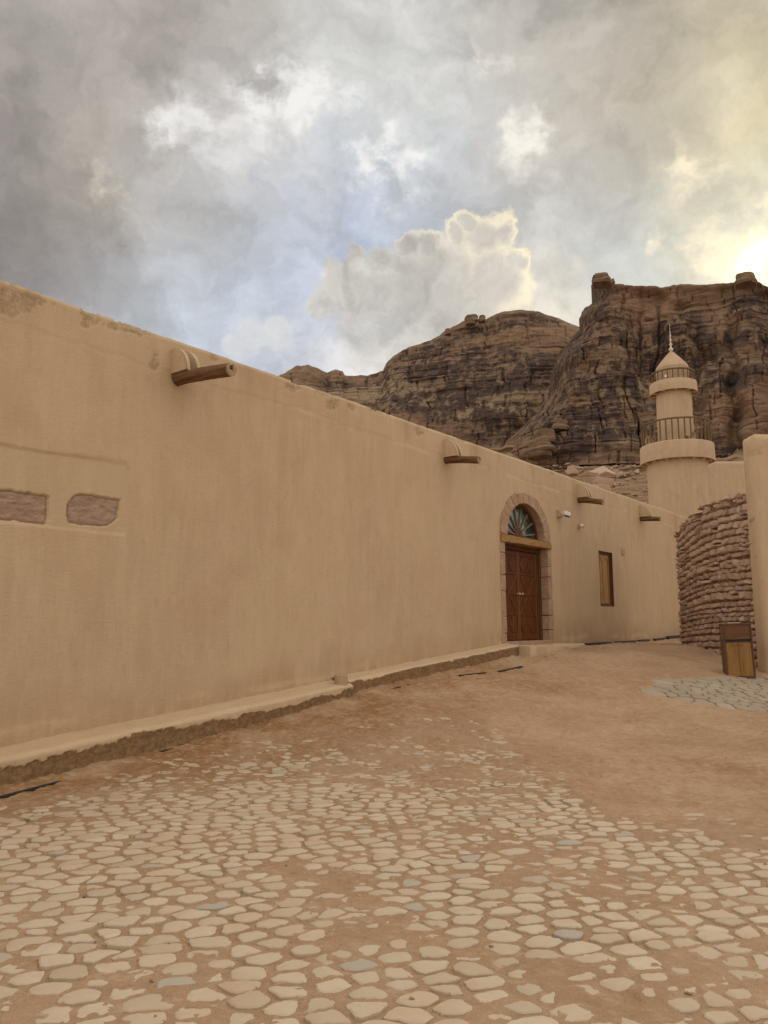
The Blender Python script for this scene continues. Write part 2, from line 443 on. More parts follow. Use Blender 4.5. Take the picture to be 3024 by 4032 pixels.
def build_ground():
    def lines(a, b, fine, lo, hi, g=1.13):
        core = list(np.arange(a, b, fine)); out = []
        st = fine
        p = core[-1]
        while p < hi: st *= g; p += st; out.append(p)
        left = []; st = fine; p = core[0]
        while p > lo: st *= g; p -= st; left.append(p)
        return np.array(left[::-1] + core + out)
    xs = lines(-4.6, 4.4, .021, -500, 4.5, 1.10)
    xs = np.concatenate([xs[xs < 4.4], np.arange(4.4, 10.5, .055)])
    tail = []; p = 10.5; st = .06
    while p < 700: st *= 1.13; p += st; tail.append(p)
    xs = np.concatenate([xs, tail])
    ya = np.arange(2.7, 9.6, .021); yb = np.concatenate([np.arange(9.6, 14, .032), np.arange(14, 27, .055)])
    tail = []; p = 27; st = .06
    while p < 700: st *= 1.13; p += st; tail.append(p)
    head = []; p = 2.7; st = .021
    while p > -60: st *= 1.13; p -= st; head.append(p)
    ys = np.concatenate([head[::-1], ya, yb, tail])
    X, Y = np.meshgrid(xs, ys, indexing='ij')
    Z = ground(X, Y) + .010
    near = (sstep(60, 28, Y) * sstep(30, 14, np.abs(X)))
    cov = sand_cover(X, Y)
    s, o = wall_so(X, Y)
    Z = Z + near * cov
    # scuffed sand in the open part of the lane
    yb_ = np.interp(X, PB[:, 0], PB[:, 1])
    open_ = sstep(-.2, 1.2, Y - yb_) * sstep(-.1, -.4, poly_sd(PATCH, X, Y)) * near
    a = fbm(X * 3.2 + .8 * Y, Y * 5.5, 4, 71); b = fbm(X * 8 - 2 * Y, Y * 13, 3, 81)
    Z = Z + open_ * (.050 * a + .034 * b + .022 * fbm(X * 19 + 5 * Y, Y * 24, 3, 86))
    # sand drifted up against the foot of the ledge and the stone wall
    Z = Z + .02 * np.exp(-((o - .42) / .16) ** 2) * near * (.5 + fbm(s * 1.5, o * 2, 3, 91)) * sstep(15, 13.5, s)
    tint = sstep(2.3, .5, o + 1.6 * fbm(X * .7, Y * .7, 3, 101)) * sstep(14.5, 9, s) * sstep(.2, .7, .55 + 1.5 * fbm(X * 1.3, Y * 1.3, 4, 111))
    tint = np.maximum(tint, .55 * sstep(.12, .3, fbm(X * .5, Y * .5, 3, 121)) * near)
    pav = sstep(.5, -.6, Y - np.interp(X, PS[:, 0], PS[:, 1])) * near
    me = grid_mesh('ground', np.stack([X, Y, Z], -1), attrs={'tint': tint, 'damp': pav})
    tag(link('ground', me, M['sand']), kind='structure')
build_ground()

# ------------------------------------------------------------------ paving stones
def cells(region, ang_fn, ax, ay, jit, xr, yr, seed):
    rr = random.Random(seed)
    seeds = []
    th = ang_fn
    c, s = math.cos(th), math.sin(th)
    nx = int(10 / ax)
    for j in range(-int(9 / ay), int(9 / ay)):
        off = rr.uniform(0, 1)
        for i in range(-nx, nx):
            u = (i + off + rr.uniform(-jit, jit)) * ax; v = (j + rr.uniform(-jit, jit) * .55) * ay
            v += .16 * math.sin(u * .55 + .4) + .05 * math.sin(u * 1.7)
            x = xr + u * c - v * s; y = yr + u * s + v * c
            if region(x, y): seeds.append((u / ax, v / ay, x, y))
    grid = {}
    for k, (u, v, x, y) in enumerate(seeds): grid.setdefault((math.floor(u), math.floor(v)), []).append(k)
    out = []
    for k, (u, v, x, y) in enumerate(seeds):
        poly = [(u - 1.2, v - 1.2), (u + 1.2, v - 1.2), (u + 1.2, v + 1.2), (u - 1.2, v + 1.2)]
        for di in range(-3, 4):
            for dj in range(-3, 4):
                for q in grid.get((math.floor(u) + di, math.floor(v) + dj), ()):
                    if q == k: continue
                    uu, vv = seeds[q][:2]
                    mx, my = (u + uu) / 2, (v + vv) / 2; nx_, ny_ = uu - u, vv - v
                    new = []
                    for a in range(len(poly)):
                        p, r = poly[a], poly[(a + 1) % len(poly)]
                        dp = (p[0] - mx) * nx_ + (p[1] - my) * ny_; dr = (r[0] - mx) * nx_ + (r[1] - my) * ny_
                        if dp <= 0: new.append(p)
                        if dp * dr < 0:
                            t = dp / (dp - dr); new.append((p[0] + (r[0] - p[0]) * t, p[1] + (r[1] - p[1]) * t))
                    poly = new
                    if len(poly) < 3: break
        if len(poly) < 3: continue
        out.append([(xr + (a * ax) * c - (b * ay) * s, yr + (a * ax) * s + (b * ay) * c) for a, b in poly])
    return out

def paving(name, polys, m, gap, proud, seed):
    rr = random.Random(seed); V = []; F = []; T = []
    for poly in polys:
        P = np.array(poly); cen = P.mean(0)
        size = np.sqrt(np.abs(np.sum(P[:, 0] * np.roll(P[:, 1], -1) - np.roll(P[:, 0], -1) * P[:, 1])) / 2)
        if size < .05: continue
        g = gap * rr.uniform(.6, 1.5)
        P = cen + (P - cen) * max(.5, 1 - g / size)
        for it in range(2):                                # knock the corners off
            Q = []
            a = rr.uniform(.12, .24)
            for i in range(len(P)):
                p, q = P[i], P[(i + 1) % len(P)]
                Q += [p * (1 - a) + q * a, p * a + q * (1 - a)]
            P = np.array(Q)
        Q = []                                             # resample and chip the outline
        for i in range(len(P)):
            p, q = P[i], P[(i + 1) % len(P)]; k = max(1, int(np.hypot(*(q - p)) / .022))
            for j in range(k): Q.append(p + (q - p) * j / k)
        P = np.array([p + np.array([rr.gauss(0, .0034), rr.gauss(0, .0034)]) for p in Q])
        n = len(P)
        if n < 5: continue
        tx, ty = rr.gauss(0, .018), rr.gauss(0, .018); up = rr.gauss(0, .0028) + proud
        tone = min(1, max(0.02, rr.gauss(.48, .2)))
        tone = min(tone, .86)
        if rr.random() < .035: tone = 1.
        b = len(V)
        def zz(p): return float(ground(p[0], p[1])) + .010 + up + tx * (p[0] - cen[0]) + ty * (p[1] - cen[1])
        inner = cen + (P - cen) * (1 - .009 / size * 2)
        for p in P: V.append((p[0], p[1], zz(p) - .06))
        for p in P: V.append((p[0], p[1], zz(p) - .005))
        for p in inner: V.append((p[0], p[1], zz(p)))
        V.append((cen[0], cen[1], zz(cen) + .001))
        T += [tone] * (3 * n + 1)
        for i in range(n):
            k = (i + 1) % n
            F.append((b + i, b + k, b + n + k, b + n + i)); F.append((b + n + i, b + n + k, b + 2 * n + k, b + 2 * n + i))
            F.append((b + 2 * n + i, b + 2 * n + k, b + 3 * n))
    me = bpy.data.meshes.new(name); me.from_pydata(V, [], F)
    at = me.attributes.new('tone', 'FLOAT', 'POINT'); at.data.foreach_set('value', T)
    me.polygons.foreach_set('use_smooth', [True] * len(me.polygons)); me.set_sharp_from_angle(angle=R(30))
    return tag(link(name, me, m), kind='structure')

def in_main(x, y):
    if not (-6.5 < x < 5.2 and 1.0 < y < 11.4): return False
    s, o = wall_so(x, y)
    if o < .75: return False
    return y < float(np.interp(x, PS[:, 0], PS[:, 1])) + .1
def in_patch(x, y): return float(poly_sd(PATCH, np.array([x]), np.array([y]))[0]) > .02
paving('paving', cells(in_main, R(17), .192, .138, .40, 0, 5, 3), M['cobble'], .034, .001, 4)
paving('paving', cells(in_patch, R(-4), .25, .185, .28, 7, 14, 5), M['cobble_grey'], .02, .012, 6)

# loose pebbles lying on the paving
mb = MB()
for i in range(110):
    y = random.uniform(2.9, 9) if i < 40 else random.uniform(6, 15); x = random.uniform(-.5, .5) * y * 1.05
    if wall_so(x, y)[1] < .8: continue
    z = float(ground(x, y)) + (.016 if i < 40 else .02); r = random.uniform(.004, .011) * (1.5 if random.random() < .15 else 1)
    mb.tone = random.random()
    mb.hull([(x + r * random.gauss(0, .7), y + r * random.gauss(0, .7), z + r * .5 * random.gauss(0, .7)) for _ in range(14)])
tag(mb.build('pebbles', M['pebble']), 'small loose brown pebbles scattered over the paving stones', 'pebbles', kind='stuff')

# ------------------------------------------------------------------ the long plaster building
B = empty('plaster_building', (W0[0], W0[1], 0), WRZ)
tag(B, 'long earth plastered building with an arched doorway and one small shuttered window', 'building')
# children use local coordinates: x = along the wall, y = into the wall, z = up
TOP = 5.375
DS0, DS1, DSC = 14.735, 16.80, 15.75     # doorway
WX0, WX1, WZ0, WZ1 = 19.90, 20.79, 2.125, 3.575
STONE_A = np.array([(2.9, 2.72), (4.385, 2.727), (4.402, 2.80), (4.402, 3.045), (4.36, 3.062), (2.9, 3.045)])
STONE_B = np.array([(4.625, 2.98), (4.70, 3.095), (4.77, 3.13), (4.90, 3.138), (5.10, 3.132), (5.318, 3.125), (5.30, 3.05), (5.288, 2.89), (5.24, 2.845), (5.17, 2.785), (4.98, 2.772), (4.80, 2.768), (4.655, 2.775), (4.635, 2.85)])
PANEL = np.array([(1.5, 2.69), (5.38, 2.70), (5.41, 2.76), (5.41, 3.5), (5.36, 3.585), (4.2, 3.545), (1.5, 3.55)])
def wall_lines(segs):
    out = []
    for a, b, st in segs:
        n = max(1, int(round((b - a) / st))); out += list(np.linspace(a, b, n, endpoint=False))
    out.append(segs[-1][1]); return np.array(out)
def build_wall():
    ss = wall_lines([(-14, 2.4, .25), (2.4, 3.4, .05), (3.4, 5.6, .016), (5.6, 14.5, .03), (14.5, WX0, .04), (WX0, WX1, .05), (WX1, 28, .05), (28, 36, .2)])
    zs = wall_lines([(-.5, .25, .05), (.25, WZ0, .035), (WZ0, 2.64, .035), (2.64, WZ1, .016), (WZ1, 4.7, .035), (4.7, TOP, .02)])
    S, Z = np.meshgrid(ss, zs, indexing='ij')
    y = .030 * fbm(S * .45, Z * .45, 3, 1) + .012 * fbm(S * 2.2, Z * 1.1, 3, 2) + .005 * fbm(S * 9, Z * 4, 3, 3)
    # the coat of the parapet is a few millimetres thicker, with a wavy lower edge
    edge = 4.95 + .10 * fbm(S * .6, S * 0, 3, 5) + .05 * fbm(S * 4, S * 0 + 3, 3, 6)
    y = y - .006 * sstep(edge - .03, edge + .015, Z)
    salt = .75 * np.exp(-((Z - edge + .03) / .035) ** 2) * sstep(-.15, .2, fbm(S * 2, Z * 2, 3, 7)) * (.35 + sstep(6.5, 8, S))
    flake = np.zeros_like(S)
    for fs, fz, rs, rz in ((3.80, 5.14, .17, .11), (4.03, 5.27, .16, .09), (4.80, 5.27, .13, .12), (5.1, 5.28, .10, .08), (5.35, 5.31, .16, .06), (5.55, 5.33, .10, .05), (5.70, 4.98, .07, .11), (6.66, 5.30, .06, .06),
                           (8.19, 5.25, .11, .07), (8.28, 5.33, .14, .06), (9.14, 5.20, .14, .10), (9.62, 5.28, .10, .07), (11.56, 5.24, .10, .10), (8.9, 5.33, .2, .04), (10.3, 5.34, .25, .03), (13.0, 5.34, .15, .03), (17.2, 5.3, .06, .04), (21.2, 5.28, .05, .04)):
        d = np.hypot((S - fs) / rs, (Z - fz) / rz) + 2.4 * fbm(S * 6, Z * 6, 5, 8, .6)
        flake = np.maximum(flake, sstep(1.05, .88, d))
    pit = sstep(.23, .29, fbm(S * 6, Z * 6, 4, 9)) * sstep(5.15, 5.33, Z) * sstep(.02, .2, fbm(S * .35, Z * 0, 2, 10))
    flake = np.maximum(flake, pit)
    y = y + .012 * flake
    stain = sstep(.05, .3, fbm(S * 3.2, Z * .28, 3, 11)) * sstep(4.3, 5.3, Z) * .8
    for sp in (6.05, 12.45, 18.68, 23.2):                 # damp streaks below each spout
        stain = np.maximum(stain, .55 * np.exp(-((S - sp - .05) / .22) ** 2) * sstep(3.6, 4.75, Z) * (Z < 4.95))
    base = np.interp(S, [-14, 4, 9.4, 14.6, 17, 36], [0, .32, .745, 1.145, 1.15, 1.18])
    hgt = Z - base
    damp = sstep(.75, .05, hgt + .9 * fbm(S * .8, Z * .8, 4, 12)) * .75
    stain = np.maximum(stain, damp)
    salt = np.maximum(salt, .55 * sstep(.2, .0, np.abs(hgt - .14 - .25 * fbm(S * .7, S * 0 + 1, 2, 13)) / .5) * sstep(0, .2, fbm(S * 1.3, Z * 2.5, 4, 14)))
    # repaired plaster patch low on the wall and a round ghost near the far window
    pd = poly_sd(np.array([(8.80, .78), (9.42, .80), (9.43, 1.38), (8.86, 1.42)]), S, Z) + .05 * fbm(S * 6, Z * 6, 3, 15)
    salt = np.maximum(salt, .32 * sstep(.09, .01, np.abs(pd)) * (Z > .9)); y = y + .006 * sstep(-.02, .03, pd)
    gd = np.hypot(S - 21.1, (Z - 3.95)) - .36
    salt = np.maximum(salt, .35 * sstep(.05, .0, np.abs(gd)) * (Z > 3.85))
    # sunk panel with the two exposed stones
    pn = poly_sd(PANEL, S, Z) + .02 * fbm(S * 5, Z * 5, 3, 16)
    pane = sstep(-.012, .012, pn); y = y + .019 * pane
    lip = np.maximum(poly_sd(STONE_A, S, Z), poly_sd(STONE_B, S, Z)) + .026 * fbm(S * 11, Z * 11, 4, 17, .6)
    y = y + .075 * sstep(-.002, .012, lip)
    # slightly worn top edge
    y = y + .03 * sstep(TOP - .06, TOP, Z) ** 2
    Zt = Z + sstep(5.2, TOP, Z) * (.030 * fbm(S * .5, S * 0, 3, 18) + .018 * fbm(S * 3.5, S * 0, 3, 19) - .02 * flake)
    cs = (ss[:-1] + ss[1:]) / 2; cz = (zs[:-1] + zs[1:]) / 2
    CS, CZ = np.meshgrid(cs, cz, indexing='ij')
    hole = ((CS > 14.64) & (CS < 16.89) & (CZ > 1.1) & (CZ < 3.57)) | ((((CS - DSC) / 1.05) ** 2 + ((CZ - 3.56) / .89) ** 2 < 1) & (CZ > 3.5))
    hole |= (CS > WX0) & (CS < WX1) & (CZ > WZ0) & (CZ < WZ1)
    me = grid_mesh('wall', np.stack([S, y, Zt], -1), mask=~hole, attrs={'flake': flake, 'stain': stain, 'salt': salt, 'panel': pane}, flip=False)
    w = link('wall', me, M['plaster'], B)
    # top and back of the same wall
    top = np.stack([np.stack([ss, y[:, -1] + t * (.62 - y[:, -1]), Zt[:, -1] + .03 * math.sin(t * 3.14) - .02 * t], -1) for t in (0, .12, .3, .6, 1)], 1)
    link('parapet_top', grid_mesh('parapet_top', top), M['plaster'], B)
    mb = MB()
    for a, b, z0, z1 in ((-14, 14.3, -.5, 5.2), (14.3, 17.2, 4.75, 5.2), (17.2, 36, -.5, 5.2)): mb.box(a, b, .56 if a != 17.2 else .5, .62, z0, z1)
    mb.box(14.3, 17.2, .56, .62, -.5, 4.75)
    mb.build('wall_back', M['plaster'], B)
build_wall()

def stone_panel(poly, name):
    x0, z0 = poly.min(0); x1, z1 = poly.max(0)
    xs = np.arange(x0 - .03, x1 + .03, .011); zs = np.arange(z0 - .03, z1 + .03, .011)
    X, Z = np.meshgrid(xs, zs, indexing='ij')
    y = .040 + .030 * fbm(X * 3, Z * 5, 4, 201) + .026 * fbm(X * 12, Z * 24, 4, 202, .6)
    sd = poly_sd(poly, X, Z)
    y = np.where(sd > -.02, y, .07) + .03 * sstep(.035, -.01, sd)
    return link(name, grid_mesh(name, np.stack([X, y, Z], -1)), M['panelstone'], B)
stone_panel(STONE_A, 'embedded_stone'); stone_panel(STONE_B, 'embedded_stone')['label'] = 'rough reddish stone with a chipped lower corner'
# small rough stone left bare beside the window
xs = np.arange(21.45, 21.83, .02); zs = np.arange(3.52, 3.86, .02); X, Z = np.meshgrid(xs, zs, indexing='ij')
sd = poly_sd(np.array([(21.48, 3.56), (21.79, 3.55), (21.80, 3.80), (21.52, 3.83)]), X, Z) + .03 * fbm(X * 8, Z * 8, 3, 204)
link('embedded_stone', grid_mesh('embedded_stone', np.stack([X, .03 - .05 * sstep(-.01, .04, sd) + .012 * fbm(X * 12, Z * 12, 3, 205), Z], -1)), M['sandstone'], B)

# ---- the ledge along the foot of the wall
def build_ledge(s0, s1, off, dz, seed, full):
    ss = np.arange(s0, s1, .022 if full else .03)
    prof_t = np.concatenate([np.linspace(0, 1, 10), np.linspace(1.05, 2, 34)])   # 0..1 top, 1..2 front
    S, T = np.meshgrid(ss, prof_t, indexing='ij')
    ztop = .326 + .0777 * (S - 4.04) + dz + .018 * fbm(S * .8, S * 0, 3, seed)
    gp = W0[None, None, :] + S[..., None] * WD + (off) * WN
    zg = ground(gp[..., 0], gp[..., 1]) - .05
    O = np.where(T <= 1, T * off, off); 
    Zz = np.where(T <= 1, ztop - .035 * T, ztop - .035 - (T - 1) * (ztop - .035 - zg))
    rnd = np.exp(-((T - 1) / .07) ** 2) * (.6 + 1.2 * (fbm(S * 2.5, S * 0, 3, seed + 9) + .3))
    Zz = Zz - .018 * rnd; O = O - .022 * rnd * (T <= 1) - .018 * rnd * (T > 1)
    h = (ztop - .035 - Zz)
    lim = (.085 if full else .02) + .13 * fbm(S * .9, S * 0, 3, seed + 1) + .12 * fbm(S * 5, Zz * 7, 5, seed + 2, .65) + .05 * fbm(S * 22, Zz * 16, 3, seed + 8)
    er = np.where(T > 1, sstep(lim - .004, lim + .006, h), 0.)
    O = O - er * (.006 + .030 * (fbm(S * 12, Zz * 14, 5, seed + 3, .65) + .25)) + .02 * fbm(S * 1.2, Zz * 2, 3, seed + 4) + .012 * fbm(S * 6, Zz * 6, 3, seed + 5)
    Zz = Zz + np.where(T < 1, .015 * fbm(S * 5, O * 8, 3, seed + 6), 0)
    salt = np.where(T <= 1.02, .55 + .5 * fbm(S * 3, O * 6, 3, seed + 7), .18)
    P = np.stack([S, -O, Zz], -1)
    o = link('ledge', grid_mesh('ledge', P, attrs={'erosion': er, 'salt': np.clip(salt, 0, 1)}, flip=True), M['plaster'], B)
    for s_ in (s0 + .005, ss[-1] - .03):
        mb = MB(); g = wp(s_, off); zt = .326 + .0777 * (s_ - 4.04) + dz
        mb.box(s_, s_ + .02, -off + .03, .02, float(ground(g[0], g[1])) - .06, zt - .045, .006)
        mb.build('ledge_end', M['plaster'], B)
build_ledge(-6, 9.16, .46, .03, 301, True)
build_ledge(9.18, 14.66, .36, .07, 331, False)
mb = MB(); mb.lathe([(0, .855), (.090, .855), (.102, .845), (.104, .76), (.104, .66)], 28, (9.02, -.33)); mb.build('pipe_cap', M['tan'], B, smooth=True)
# low step slab in front of the doorway
def slab(x0, x1, y0, y1, z0, z1, seed, name, m):
    rr = random.Random(seed); mb = MB(); n = 18
    pts = []
    for i in range(n + 1):
        x = x0 + (x1 - x0) * i / n
        for y, z, k in ((y0 + .03, z1, 1), (y0, z1 - .03, 1), (y0, z0, 1), (y1, z1 + .005, 0), (y1, z0, 0)):
            pts.append((x, y + k * rr.gauss(0, .012), z + rr.gauss(0, .004)))
    m5 = 5; fs = []
    order = [3, 0, 1, 2, 4]
    for i in range(n):
        for a in range(4):
            fs.append((i * 5 + order[a], (i + 1) * 5 + order[a], (i + 1) * 5 + order[a + 1], i * 5 + order[a + 1]))
    fs += [(0 + 3, 0, 1, 2, 4), (n * 5 + 3, n * 5, n * 5 + 1, n * 5 + 2, n * 5 + 4)]
    mb.add(pts, fs); return mb.build(name, m, B, smooth=True)
slab(14.67, 17.45, -.60, .02, .9, 1.165, 5, 'doorstep', M['plaster'])
mb = MB(); mb.box(DS0 - .02, DS1 + .02, -.03, .34, 1.08, 1.25, .012); mb.build('threshold', M['sandstone'], B)

# ---- stone surround of the doorway
rr = random.Random(11)
mb = MB()
def block(x0, x1, y0, y1, z0, z1):
    j = lambda: rr.gauss(0, .006)
    b = .014
    pts = []
    for x, dx in ((x0, b), (x1, -b)):
        for y, dy in ((y0, b), (y1, -b)):
            for z, dz in ((z0, b), (z1, -b)):
                a, c, e = j(), j() * .7, j()
                pts += [(x + a, y + dy + c, z + dz + e), (x + dx + a, y + c, z + dz + e), (x + dx + a, y + dy + c, z + e)]
    mb.hull(pts)
for x0, x1, hs in ((14.545, DS0, (.30, .34, .52, .34, .46, .24)), (DS1, 16.985, (.36, .33, .38, .5, .25, .42))):
    z = 1.12; hs = [h * (3.405 - 1.12) / sum(hs) for h in hs]
    for h in hs:
        w = rr.uniform(-.015, .02)
        if x0 < 15: block(x0 - w, x1, -.028, .33, z + .003, z + h - .003)
        else: block(x0, x1 + w, -.028, .33, z + .003, z + h - .003)
        z += h
for x0, x1 in ((14.56, 14.86), (16.64, 16.95)): block(x0, x1, -.026, .33, 3.56, 3.62)
n = 13
for i in range(n):
    a0 = math.pi * (i / n) + .004; a1 = math.pi * ((i + 1) / n) - .004
    pts = []
    ro = rr.uniform(-.02, .03)
    for a in (a0, (a0 + a1) / 2, a1):
        for (ra, rb, k) in ((.895, .765, .5), (1.195 + ro, 1.005 + ro, 1)):
            px = DSC + ra * math.cos(a); pz = 3.60 + rb * math.sin(a)
            pts += [(px, -.028 + rr.gauss(0, .006), pz), (px, .33, pz)]
    # not convex: two wedges keep the inner curve
    for h in (0, 1): mb.hull(pts[h * 4:h * 4 + 8])
mb.build('door_surround', M['sandstone'], B)
mb = MB(); bb = MB()
pts = []
for i in range(25):
    x = 14.56 + (16.94 - 14.56) * i / 24
    e = .004 * math.sin(i * 1.7) + rr.gauss(0, .004)
    for y, z in ((-.062, 3.40), (-.062, 3.552), (.33, 3.557), (.33, 3.393)): pts.append((x, y + rr.gauss(0, .003), z + e * (1 if z > 3.5 else -1)))
fs = [(0, 1, 2, 3), (96, 99, 98, 97)]
for i in range(24):
    for a in range(4): fs.append((i * 4 + a, i * 4 + 4 + a, i * 4 + 4 + (a + 1) % 4, i * 4 + (a + 1) % 4))
mb.add(pts, fs); mb.build('lintel', M['beam'], B, bevel=.006)

# ---- the door
DY = .245
mb = MB(); mb.box(DS0 + .002, DS0 + .085, DY - .075, .33, 1.252, 3.39, .006); mb.box(DS1 - .085, DS1 - .002, DY - .075, .33, 1.252, 3.39, .006)
mb.box(DS0 + .086, DS1 - .086, DY - .06, .33, 3.29, 3.389, .006); mb.box(DS1 - .135, DS1 - .086, DY - .035, .33, 1.252, 3.289, .005); mb.box(DS0 + .086, DS0 + .135, DY - .035, .33, 1.252, 3.289, .005)
mb.build('door_frame', M['frame'], B)
LW = (DS1 - DS0 - .27) / 2
def leaf(x0, x1, mid):
    z0, z1 = 1.262, 3.285; H = z1 - z0
    mb = MB(); mb.box(x0 + .003, x1 - .003, DY, DY + .045, z0, z1, .004)
    d = mb.build('door', M['door'], B)
    xa, xb = x0 + .075, x1 - .075; xm = (xa + xb) / 2
    def strip(name, m, shapes, y):
        for s in shapes:
            q = MB()
            if len(s) == 4 and not hasattr(s[0], '__len__'): q.box(s[0], s[1], DY - y, DY + .003, s[2], s[3], .005); q.build(name, m, d)
            else: q.prism(s, DY - y, DY + .003); q.build(name, m, d, bevel=0.004)
    rz = [z0 + H * f for f in (.075, .285, .515, .745, .945)]
    t = .03
    strip('stile', M['door_light'], [(x0 + .004, xa - .012, z0 + .002, z1 - .002), (xb + .012, x1 - .004, z0 + .002, z1 - .002)], .018)
    strip('rail', M['door'], [(xa - .010, xb + .010, z - t, z + t) for z in rz[1:4]] + [(xa - .010, xb + .010, z0 + .004, rz[0]), (xa - .010, xb + .010, rz[4], z1 - .004)], .014)
    hexes = []
    for zl, zh in ((rz[0] + .02, rz[1] - t - .01), (rz[3] + t + .01, rz[4] - .02)):
        for a, b in ((xa + .004, xm - .012), (xm + .012, xb - .004)):
            m_ = (zl + zh) / 2; w = (b - a)
            hexes.append([(a, m_), (a + w * .34, zl), (b - w * .34, zl), (b, m_), (b - w * .34, zh), (a + w * .34, zh)])
    strip('panel', M['door'], hexes, .016)
    bars = []
    for (zl, zh, up) in ((rz[1] + t + .002, rz[2] - t - .002, True), (rz[2] + t + .002, rz[3] - t - .002, False)):
        za, zb = (zl, zh) if up else (zh, zl)
        w = .042
        bars.append([(xa, za), (xa + w, za), (xm - .004, zb), (xm - .004 - w, zb)])
        bars.append([(xb, za), (xb - w, za), (xm + .004, zb), (xm + .004 + w, zb)])
    strip('diagonal', M['door_light'], bars, .016)
    kx = x1 - .045 if mid > 0 else x0 + .10
    q = MB(); q.tube((kx, DY - .018, z0 + H * .515), (kx, DY - .05, z0 + H * .515), .009, n=10)
    for (r0, r1, ya, yb) in ((.012, .026, .048, .056), (.026, .028, .056, .070), (.028, .014, .070, .082)): q.tube((kx, DY - ya, z0 + H * .515), (kx, DY - yb, z0 + H * .515), r0, r1, 14)
    q.tube((kx, DY - .014, z0 + H * .515), (kx, DY - .022, z0 + H * .515), .03, n=14)
    q.build('knob', M['brass'], d, smooth=True)
leaf(DS0 + .136, DS0 + .136 + LW, 1); leaf(DS0 + .138 + LW, DS1 - .136, -1)
# ---- fanlight above the lintel
fa, fb, fz = .885, .755, 3.60
mb = MB(); pl = [(DSC + fa * math.cos(math.pi * i / 40), fz + fb * math.sin(math.pi * i / 40)) for i in range(41)]
def arc_band(q, ra, rb, wa, y0, y1, z0=fz):
    for i in range(40):
        a0, a1 = math.pi * i / 40, math.pi * (i + 1) / 40
        q.hull([(DSC + (ra - k) * math.cos(a), y, z0 + (rb - k) * math.sin(a)) for a in (a0, a1) for k in (0, wa) for y in (y0, y1)])
arc_band(mb, fa + .02, fb + .02, .075, .15, .25)
mb.box(DSC - fa, DSC + fa, .14, .25, fz - .04, fz + .018, .004)
fl = mb.build('fanlight', M['frame'], B)
mb = MB(); mb.prism([(DSC + (fa - .03) * math.cos(math.pi * i / 40), fz + (fb - .03) * math.sin(math.pi * i / 40)) for i in range(41)], .215, .223); mb.build('pane', M['glass'], fl)
mb = MB(); mb.prism([(DSC + .16 * math.cos(math.pi * i / 20), fz + .016 + .19 * math.sin(math.pi * i / 20)) for i in range(21)], .165, .214); mb.build('hub', M['frame'], fl, bevel=.004)
for k in range(8):
    a = math.pi * (k + .5) / 8
    dx, dz = math.cos(a), math.sin(a); q = MB()
    p0 = Vector((DSC + .155 * dx, 0, fz + .016 + .185 * dz)); p1 = Vector((DSC + (fa - .05) * dx, 0, fz + (fb - .05) * dz))
    dd = (p1 - p0).normalized(); nn = Vector((-dd.z, 0, dd.x))
    q.hull([(p + nn * w + Vector((0, y, 0)))[:] for p, ww in ((p0, .014), (p1, .021)) for w in (-ww, ww) for y in (.180, .214)])
    q.build('muntin', M['muntin'], fl)
# dark room behind the doorway
mb = MB(); mb.box(14.5, 17.0, .335, .35, 1.0, 4.7); mb.build('inner_wall', M['frame'], B)

# ---- window with shutters
mb = MB(); r_ = .12
mb.box(WX0 - .02, WX0, -.012, r_, WZ0 - .02, WZ1 + .02); mb.box(WX1, WX1 + .02, -.012, r_, WZ0 - .02, WZ1 + .02)
mb.box(WX0 + .0005, WX1 - .0005, -.012, r_, WZ1, WZ1 + .02); mb.box(WX0 + .0005, WX1 - .0005, -.010, r_, WZ0 - .025, WZ0)
win = mb.build('window', M['frame'], B)
mb = MB(); mb.box(WX0 + .001, WX0 + .045, .035, r_, WZ0 + .001, WZ1 - .001, .004); mb.box(WX1 - .045, WX1 - .001, .035, r_, WZ0 + .001, WZ1 - .001, .004)
mb.box(WX0 + .046, WX1 - .046, .035, r_, WZ1 - .05, WZ1 - .001, .004); mb.box(WX0 + .046, WX1 - .046, .035, r_, WZ0 + .001, WZ0 + .05, .004)
mb.build('frame', M['frame'], win)
hw = (WX1 - WX0 - .096) / 2
for i in range(2):
    x0 = WX0 + .048 + i * hw; x1 = x0 + hw - .004; q = MB(); z0, z1 = WZ0 + .053, WZ1 - .053
    q.box(x0, x1, .085, .112, z0, z1, .003)
    w = .06
    q.box(x0 + .001, x0 + w, .070, .084, z0 + .002, z1 - .002, .004); q.box(x1 - w, x1 - .001, .070, .084, z0 + .002, z1 - .002, .004)
    q.box(x0 + w + .001, x1 - w - .001, .070, .084, z0 + .002, z0 + .1, .004)
    xm = (x0 + x1) / 2; a = (x1 - x0) / 2 - w - .001                # rounded head of the sunk panel
    for k in range(12):
        t0, t1 = math.pi * k / 12, math.pi * (k + 1) / 12
        q.hull([(xm + a * math.cos(t), y, zz) for t in (t0, t1) for y in (.070, .084) for zz in (z1 - .26 + .17 * math.sin(t), z1 - .003)])
    q.build('shutter', M['shutter'], win)
mb = MB(); mb.box(WX0, WX1, r_, r_ + .02, WZ0, WZ1); mb.build('backing', M['frame'], win)

